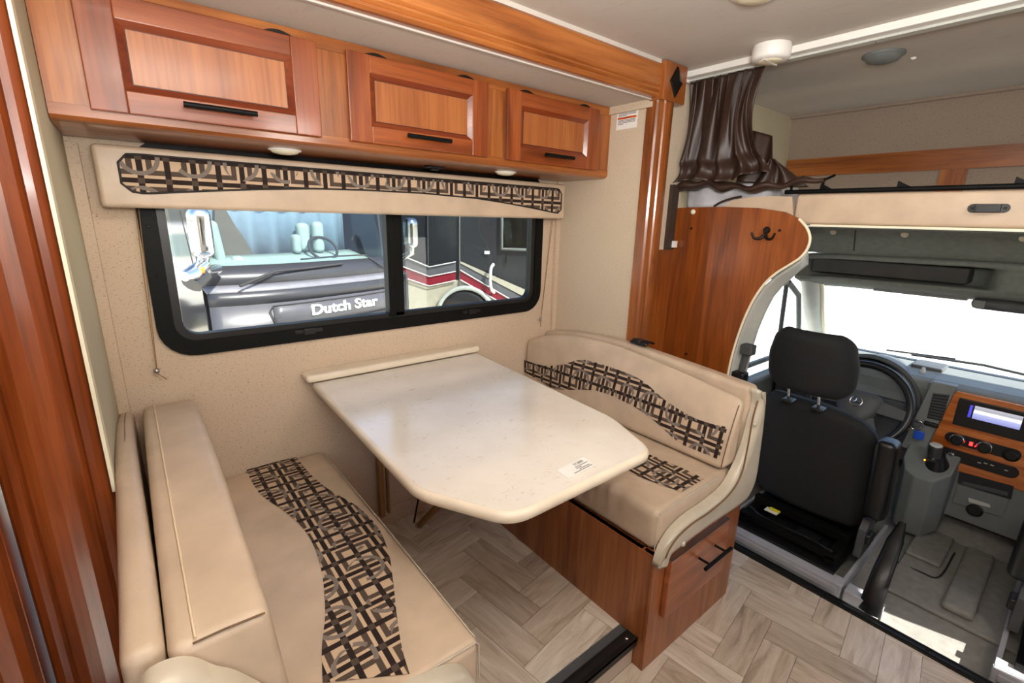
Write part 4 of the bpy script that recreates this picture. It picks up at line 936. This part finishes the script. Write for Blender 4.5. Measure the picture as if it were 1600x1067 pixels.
# storage slot, ashtray and socket
q = [PX(*z, 2.99) for z in ((1499,737),(1584,760),(1580,780),(1496,754))]
MB().prism([Vector((2.988,p.y,p.z)) for p in q], (.008,0,0)).build('storage_slot', rubber, db); MB().prism([Vector((2.986,p.y*.96+.008,p.z)) for p in [PX(*z,2.985) for z in ((1504,752),(1578,770),(1577,776),(1503,757))]], (.004,0,0)).build('slot_lip', greydk, db)
q = [PX(*z, 2.985) for z in ((1496,757),(1576,780),(1566,808),(1488,784))]
ad = MB().prism([Vector((2.984,p.y,p.z)) for p in q], (.012,0,0)).build('ash_drawer', greymd, db, bevel=.002)
q = [PX(*z, 2.98) for z in ((1513,778),(1546,788),(1548,793),(1514,784))]; MB().prism([Vector((2.978,p.y,p.z)) for p in q], (.008,0,0)).build('drawer_grip', greylt, ad)
p = PX(1523,797,2.985); MB().lathe([(.030,0),(.030,.006),(.024,.010)], (2.986,p.y,p.z), (-1,0,0), 20, sx=1.0).build('power_socket', blackpl, db)
# lower right dash
MB().box((3.01,-.60,.16),(3.2,-.02,.62)).build('glovebox', greymd, db, bevel=.01)
# instrument hood and lower driver dash
yw = .665
MB().grid(lambda a, b: Vector((3.02+.28*b, yw + (.235-.03*b)*math.cos(math.pi*a), .60 + .23*math.sin(math.pi*a)*(1-.2*b))), 24, 6).build('cluster_hood', greydk, db, solid=.02)
MB().rbox((3.14,yw-.18,.60),(3.20,yw+.18,.78), .03, (1,4,2)).build('instrument_panel', blackpl, db)
MB().prism([(3.02,.42,.62),(3.06,.42,.30),(3.2,.42,.30),(3.2,.42,.62)], (0,.70,0)).build('knee_panel', greydk, db, bevel=.008)
MB().box((3.0,.93,.62),(3.05,1.06,.70)).build('vent_housing', greydk, db, bevel=.004)
for k in range(4): MB().box((2.993,.94,.632+k*.016),(3.0,1.05,.638+k*.016)).build('slat', greylt, db)
p = PX(1440,600,3.2); MB().rbox((3.18,p.y-.07,.768),(3.34,p.y+.06,.80), .008, (1,1,1)).build('dash_tray', greydk, db)
MB().lathe([(.010,0),(.012,.01),(.006,.03)], (3.12,.465,.775), n=12).build('sensor', greylt, db)
# wiper outside the windshield
wp = thing('windshield_wiper', 'black wiper blade resting at the bottom of the windshield', 'wiper', (3.6,.45,.80)); MB().tube([(3.68,.62,.745),(3.66,.30,.765),(3.69,-.05,.735)], .008, 6).build('blade', rubber, wp); MB().tube([(3.70,.75,.74),(3.672,.42,.768)], .006, 6).build('arm', blackmt, wp)
# ------------------------------------------------------------------ STEERING WHEEL
sw = thing('steering_wheel', 'black steering wheel with silver star emblem in front of the driver seat', 'steering wheel', (2.80,.63,.60))
wc = PX(1339,630,2.80); tilt = math.radians(27); uy = Vector((0,-1,0)); uz = Vector((math.sin(tilt),0,math.cos(tilt))); nn = uy.cross(uz)
if nn.x > 0: nn = -nn
WR = .212
rim = [wc + uy*(WR*math.cos(2*math.pi*k/48)) + uz*(WR*math.sin(2*math.pi*k/48)) for k in range(48)]
MB().tube(rim, .018, 12, True).build('rim', vinylblk, sw)
def wp_(a, b, c_=0): return wc + uy*a + uz*b + nn*c_
hub = [(-.10,.035),(-.07,.062),(0,.070),(.07,.062),(.10,.035),(.085,-.03),(.05,-.085),(0,-.10),(-.05,-.085),(-.085,-.03)]
P = spline([Vector((a,b,0)) for a,b in hub]+[Vector((hub[0][0],hub[0][1],0))], 4)[:-1]; n = len(P)
mb = MB(); rows = [(1.0,-.03),(1.0,.005),(.94,.016),(.75,.024),(.4,.028)]
mb.add([wp_(p.x*k, p.y*k, z) for k, z in rows for p in P], [(r*n+i, r*n+(i+1)%n, (r+1)*n+(i+1)%n, (r+1)*n+i) for r in range(4) for i in range(n)], True); mb.add([wp_(p.x*.4, p.y*.4, .028) for p in P], [tuple(range(n))], True)
hubo = mb.build('hub', greydk, sw)
for s_ in (1,-1):
    MB().prism([wp_(s_*.08,.040,-.012),wp_(s_*.198,.020,-.008),wp_(s_*.198,-.030,-.008),wp_(s_*.085,-.025,-.012)], nn*.02).build('spoke', greydk, sw, bevel=.003)
    MB().prism([wp_(s_*.04,-.07,-.012),wp_(s_*.09,-.18,-.008),wp_(s_*.13,-.155,-.008),wp_(s_*.085,-.05,-.012)], nn*.018).build('spoke', greydk, sw, bevel=.003)
em = MB().tube([wp_(.026*math.cos(2*math.pi*k/28), .005+.026*math.sin(2*math.pi*k/28), .030) for k in range(28)], .0028, 8, True)
for k in range(3):
    a = math.pi/2 + k*2*math.pi/3; t_ = (math.cos(a), math.sin(a)); s_ = (-math.sin(a), math.cos(a))
    em.add([wp_(t_[0]*.025,.005+t_[1]*.025,.031), wp_(s_[0]*.0055,.005+s_[1]*.0055,.031), wp_(-t_[0]*.003,.005-t_[1]*.003,.031), wp_(-s_[0]*.0055,.005-s_[1]*.0055,.031), wp_(0,.005,.035)], [(0,1,4),(1,2,4),(2,3,4),(3,0,4)])
em.build('emblem', chrome, hubo)
MB().tube([wc - nn*.03, wc - nn*.15], .036, 14).build('column', blackpl, sw)
# keys
ky = thing('key_ring', 'key ring with blue fob hanging from the ignition', 'keys', (2.97,.42,.53)); kp = PX(1432,664,2.95)
MB().tube([kp+Vector((0,.026*math.cos(2*math.pi*k/24),.026*math.sin(2*math.pi*k/24))) for k in range(24)], .0022, 6, True).build('ring', chrome, ky)
MB().rbox(kp+Vector((-.012,-.014,-.012)), kp+Vector((.018,.014,.016)), .005, (1,1,1)).build('key_head', greydk, ky)
MB().rbox(kp+Vector((-.012,-.040,-.068)), kp+Vector((-.004,.000,-.024)), .004, (1,1,1)).build('fob', plain('blue_fob', srgb(34,84,200), .35), ky)
MB().prism([kp+Vector((-.01,.015,-.02)),kp+Vector((-.01,.024,-.024)),kp+Vector((-.01,.062,-.070)),kp+Vector((-.01,.056,-.072))], (.003,0,0)).build('key_blade', plain('brass', srgb(190,150,110), .35, .6), ky)

# ------------------------------------------------------------------ OUTSIDE
GZ = -.75
struct(MB().box((-60,-60,GZ-.1),(80,80,GZ)), 'ground', asphalt)
th_ = math.radians(15); ex = Vector((math.cos(th_), math.sin(th_), 0)); en = Vector((-math.sin(th_), math.cos(th_), 0)); D = 4.8
def CO(px, py, d=0.0): return PN(px, py, en*(D+d), en)
def cpt(a, z, d=0.0): return en*(D+d) + ex*a + Vector((0,0,z))
def along(p): return (p - en*D).dot(ex)
aL, aR = along(CO(325,440)), along(CO(640,420))
co = thing('motorhome', 'dark grey motorhome nose with large windshield parked outside the window', 'motorhome', cpt((aL+aR)/2, GZ))
z1 = CO(450,425).z; zstep = CO(450,447).z; zbot = .50
def bow(a, k=.22): t_ = (a-(aL+aR)/2)/((aR-aL)/2); return k*abs(t_)**3
def face(name, mat, zlo, zhi, dlo, dhi, a0=aL, a1=aR, nz=1, par=co):
    return MB().grid(lambda u_, w_: cpt(a0+(a1-a0)*u_, zlo+(zhi-zlo)*w_, bow(a0+(a1-a0)*u_) + dlo+(dhi-dlo)*w_), 28, nz).build(name, mat, par, solid=.02)
zw = .93   # windshield bottom
face('cowl', coachdk, .80, zw+.05, -.06, .05); face('bright_ledge', coachgr, .745, .80, -.16, -.06); face('upper_fascia', coachdk, .62, .745, -.17, -.16)
face('lower_fascia', coachgr2, .0, .62, -.17, -.17); face('skirt', coachgr2, -.45, .0, -.17, -.12)
ra, rb = along(CO(418,500)), aR-.25
badge = MB().grid(lambda u_, w_: cpt(ra+(rb-ra)*u_, .36+.235*w_, bow(ra+(rb-ra)*u_)-.192), 20, 2).build('badge_panel', coachgr2, co, solid=.015)
tc0 = along(CO(524,471)); text('lettering', 'Dutch Star', silver, badge, cpt(tc0, .50, bow(tc0)-.205), ex, (0,0,1), .155, .006, squash=1.25, bold=.003)
for s_ in (.36,.595): MB().tube([cpt(ra+(rb-ra)*k/10, s_, bow(ra+(rb-ra)*k/10)-.203) for k in range(11)], .006, 6).build('panel_line', rubber, badge)
MB().tube([cpt(ra,.595,bow(ra)-.2),cpt(ra-.04,.55,bow(ra)-.2),cpt(ra+.02,.36,bow(ra)-.2)], .006, 6).build('panel_line', rubber, badge)
face('pillar', coachblk, zw, 2.3, .05, .40, aL, aL+.10); face('pillar', coachblk, zw, 2.3, .05, .40, aR-.10, aR); face('brow', coachdk, 2.3, 2.9, .40, .5)
MB().grid(lambda u_, w_: cpt(aL+.10+(aR-aL-.2)*u_, zw+.03+(2.3-zw)*w_, bow(aL+.1+(aR-aL-.2)*u_)+.05+.35*w_), 24, 2).build('windshield', pane_teal, co)
face('rear_body', coachblk, -.45, 2.9, 2.6, 2.6)
MB().prism([cpt(aL,-.45,.12),cpt(aL,.9,.16),cpt(aL,2.9,.6),cpt(aL,2.9,2.6),cpt(aL,-.45,2.6)], ex*.03).build('side_wall', coachflank, co); MB().prism([cpt(aR-.03,-.45,.35),cpt(aR-.03,2.9,.75),cpt(aR-.03,2.9,2.6),cpt(aR-.03,-.45,2.6)], ex*.03).build('side_wall', coachblk, co)
MB().prism([cpt(aL,2.9,.5),cpt(aR,2.9,.5),cpt(aR,2.9,2.6),cpt(aL,2.9,2.6)], (0,0,.03)).build('roof', coachblk, co)
MB().grid(lambda u_, w_: cpt(aL+.06+(aR-aL-.12)*u_, zw-.03+.10*w_**2, .30+bow(aL+(aR-aL)*u_)*.8+.75*w_), 16, 5).build('dash_shelf', teal_in, co, solid=.02)
MB().grid(lambda u_, w_: cpt(aL+.5+(aR-aL-.6)*u_, .95+1.5*w_, 1.25+.03*math.sin(u_*40)), 40, 2).build('sun_screen', blue_in, co, solid=.01)
MB().prism([CO(*q,1.16) for q in ((336,296),(350,296),(352,326),(366,350),(380,370),(396,398),(412,424),(335,424))], en*.05).build('curtain_edge', brown_in, co)
def chair(px0, py0, px1, py1, d):
    a, b = CO(px0,py0,d), CO(px1,py1,d); lo_, hi_ = along(a), along(b); M_ = MB().rbox((lo_,-.07,b.z),(hi_,.07,a.z), .06, (2,1,5), lambda q: (q.x + .12*(q.z-b.z)*(-1 if px0 < 400 else 0), q.y, q.z))
    M_.v = [cpt(p.x, p.z, d + p.y) for p in M_.v]; return M_.build('captain_chair', teal_in, co)
chair(330,344,356,420,.98); chair(362,400,386,420,.92); chair(462,348,484,392,1.08); chair(486,346,506,394,1.02); chair(455,366,470,396,1.0)
swp = CO(505,388,.85); MB().tube([swp+ex*(.19*math.cos(2*math.pi*k/24))+Vector((0,0,.14*math.sin(2*math.pi*k/24)))+en*(.1*math.sin(2*math.pi*k/24)) for k in range(24)], .018, 6, True).build('steering_wheel', rubber, co)
# wipers of the coach
w0, w1_ = CO(375,447,-.12), CO(430,424,-.04)
MB().tube([w0, w1_, CO(480,419,-.02), CO(535,412,-.01)], .014, 6).build('wiper', rubber, co); MB().tube([CO(470,405,.08), CO(530,400,.08), CO(570,398,.08), CO(603,420,-.02)], .010, 6).build('wiper', rubber, co)
def cmirror(px0, py0, px1, py1, d, armp):
    a, b = CO(px0,py0,d), CO(px1,py1,d); zc = (a.z+b.z)/2; lo_, hi_ = along(a), along(b)
    n0 = MB(); cxm = (lo_+hi_)/2; hw = (hi_-lo_)/2; hh = abs(a.z-b.z)/2
    M_ = MB().rbox((-hw,-.09,-hh),(hw,.09,hh), min(hw,.09)*.85, (2,1,6)); base_ = cpt(cxm, zc, d)
    M_.v = [base_ + ex*p.x + en*p.y + Vector((0,0,p.z)) for p in M_.v]
    mo = M_.build('mirror', chrome, co)
    MB().tube([cpt(cxm,zc-hh+.02,d)] + armp, .045, 8).build('mirror_arm', chrome, mo)
    return mo
cmirror(291,324,335,402,-.45, [CO(318,410,-.42), CO(322,425,-.2), CO(340,420,.05)])
mm = MB().tube([CO(320,412,-.42), CO(300,428,-.5), CO(288,432,-.55)], [.05,.06,.04], 8).build('mirror_arm', chrome, co)
MB().tube([CO(312,428,-.4), CO(300,445,-.45)], [.10,.08], 10).build('mirror_base', coachdk, co); MB().rbox(CO(313,422,-.5)-Vector((.03,.03,.03)), CO(313,422,-.5)+Vector((.03,.03,.03)), .02, (1,1,1)).build('marker_light', orange, co)
cmirror(633,340,650,387,-.30, [CO(643,394,-.28), CO(628,402,-.1), CO(615,404,.05)])
# second coach: side with stripes
fwd = Vector((.632,-.775,0)); fn_ = Vector((.775,.632,0)); D2 = 9.0
fwd = Vector((.777,-.629,0)); fn_ = Vector((.629,.777,0)); fz = D2
def C2(px, py, d=0.0): return PN(px, py, fn_*(fz+d), fn_)
c2 = thing('motorhome', 'dark motorhome flank with red and grey chevron stripes seen through the right pane', 'motorhome', fn_*(fz+1.0)+fwd*1.0+Vector((0,0,GZ)))
def q2(name, mat, pix, d=0.0, th=.02, par=None): return MB().prism([C2(*p, d) for p in pix], fn_*th).build(name, mat, par or c2)
E0, E1 = C2(560,420), C2(960,420)
MB().prism([Vector((E0.x,E0.y,-.25)),Vector((E1.x,E1.y,-.25)),Vector((E1.x,E1.y,3.0)),Vector((E0.x,E0.y,3.0))], fn_*2.4).build('body', coachblk, c2)
q2('lower_panel', coachbeige, [(560,455),(630,428),(672,447),(712,438),(720,437),(720,455),(719,432),(785,470),(830,498),(830,520),(560,520)][:0] or [(560,440),(628,427),(671,449),(712,438),(719,437),(800,474),(840,500),(840,520),(560,520)], -.02)
q2('grey_stripe', coachgr, [(620,396),(671,417),(671,432),(620,413)], -.05); q2('grey_stripe', coachgr, [(671,417),(712,409),(712,424),(671,432)], -.05); q2('grey_stripe', coachgr, [(719,408),(840,478),(840,492),(719,422)], -.05)
q2('red_stripe', coachred, [(620,413),(671,432),(671,446),(620,430)], -.06); q2('red_stripe', coachred, [(671,432),(712,424),(712,438),(671,446)], -.06); q2('red_stripe', coachred, [(719,422),(800,469),(778,469),(719,437)], -.06)
q2('beige_stripe', coachbeige, [(719,408),(842,462),(842,476),(719,411)], -.07)
for pl in ([(620,396),(671,417),(712,409)],[(620,413),(671,432),(712,424)],[(620,430),(671,447),(712,438)],[(719,422),(800,469)],[(719,437),(778,470)]): MB().tube([C2(*p,-.08) for p in pl], .012, 6).build('pin_stripe', white, c2)
MB().tube([C2(718,330,-.04),C2(718,455,-.04)], .015, 6).build('panel_edge', steel, c2); MB().tube([C2(668,330,-.04),C2(669,417,-.04)], .012, 6).build('panel_edge', greydk, c2)
q2('door_window', pane_dark, [(787,335),(840,337),(840,387),(787,386)], -.05); MB().tube([C2(784,335,-.06),C2(784,389,-.06),C2(840,391,-.06)], .03, 6).build('window_trim', greymd, c2); q2('curtain', teal_in, [(786,345),(797,345),(800,372),(790,376),(787,360)], -.03)
MB().tube(spline([C2(771,413,-.1),C2(767,420,-.18),C2(766,440,-.18),C2(768,452,-.18),C2(772,457,-.1)],4), .03, 8).build('grab_handle', white, c2)
q2('sticker', white, [(757,392),(765,392),(765,397),(757,397)], -.05); MB().tube([C2(792,399,-.05),C2(792,411,-.05)], .02, 6).build('door_handle', rubber, c2)
wc2 = C2(728,492,-.02); MB().lathe([(.50,0),(.50,.05),(.40,.06)], wc2, tuple(-fn_), 28).build('wheel', rubber, c2); MB().tube([wc2 - fn_*.06 + fwd*(.54*math.cos(math.pi*k/20)) + Vector((0,0,.54*math.sin(math.pi*k/20))) for k in range(21)], .045, 8).build('wheel_arch', greylt, c2)
# unseen white van, placed for the coach flank to reflect
D3 = 9.6
def C3(px, py, d=0.0): return PY(px, py, D3+d)
pk = thing('reflected_van', 'unseen white van placed to be mirrored in the polished flank of the near motorhome', 'van', (-3.4,D3+.8,GZ))
xl = -5.6; a = -1.3
MB().rbox((xl,D3,-.32),(a,D3+1.8,.62), .08, (6,2,3)).build('body', white, pk); MB().rbox((xl+.3,D3+.1,.55),(a-.25,D3+1.7,1.25), .12, (4,2,2)).build('cabin', white, pk)
MB().box((xl+.8,D3+.085,.68),(a-.42,D3+.10,1.08)).build('side_window', pane_teal, pk); MB().box((xl,D3-.01,-.38),(a,D3+.02,-.22)).build('sill', rubber, pk)
for x in (a-.7,xl+.6): MB().lathe([(.36,0),(.36,.06),(.25,.07)], (x,D3-.01,GZ+.36), (0,-1,0), 24).build('wheel', rubber, pk)
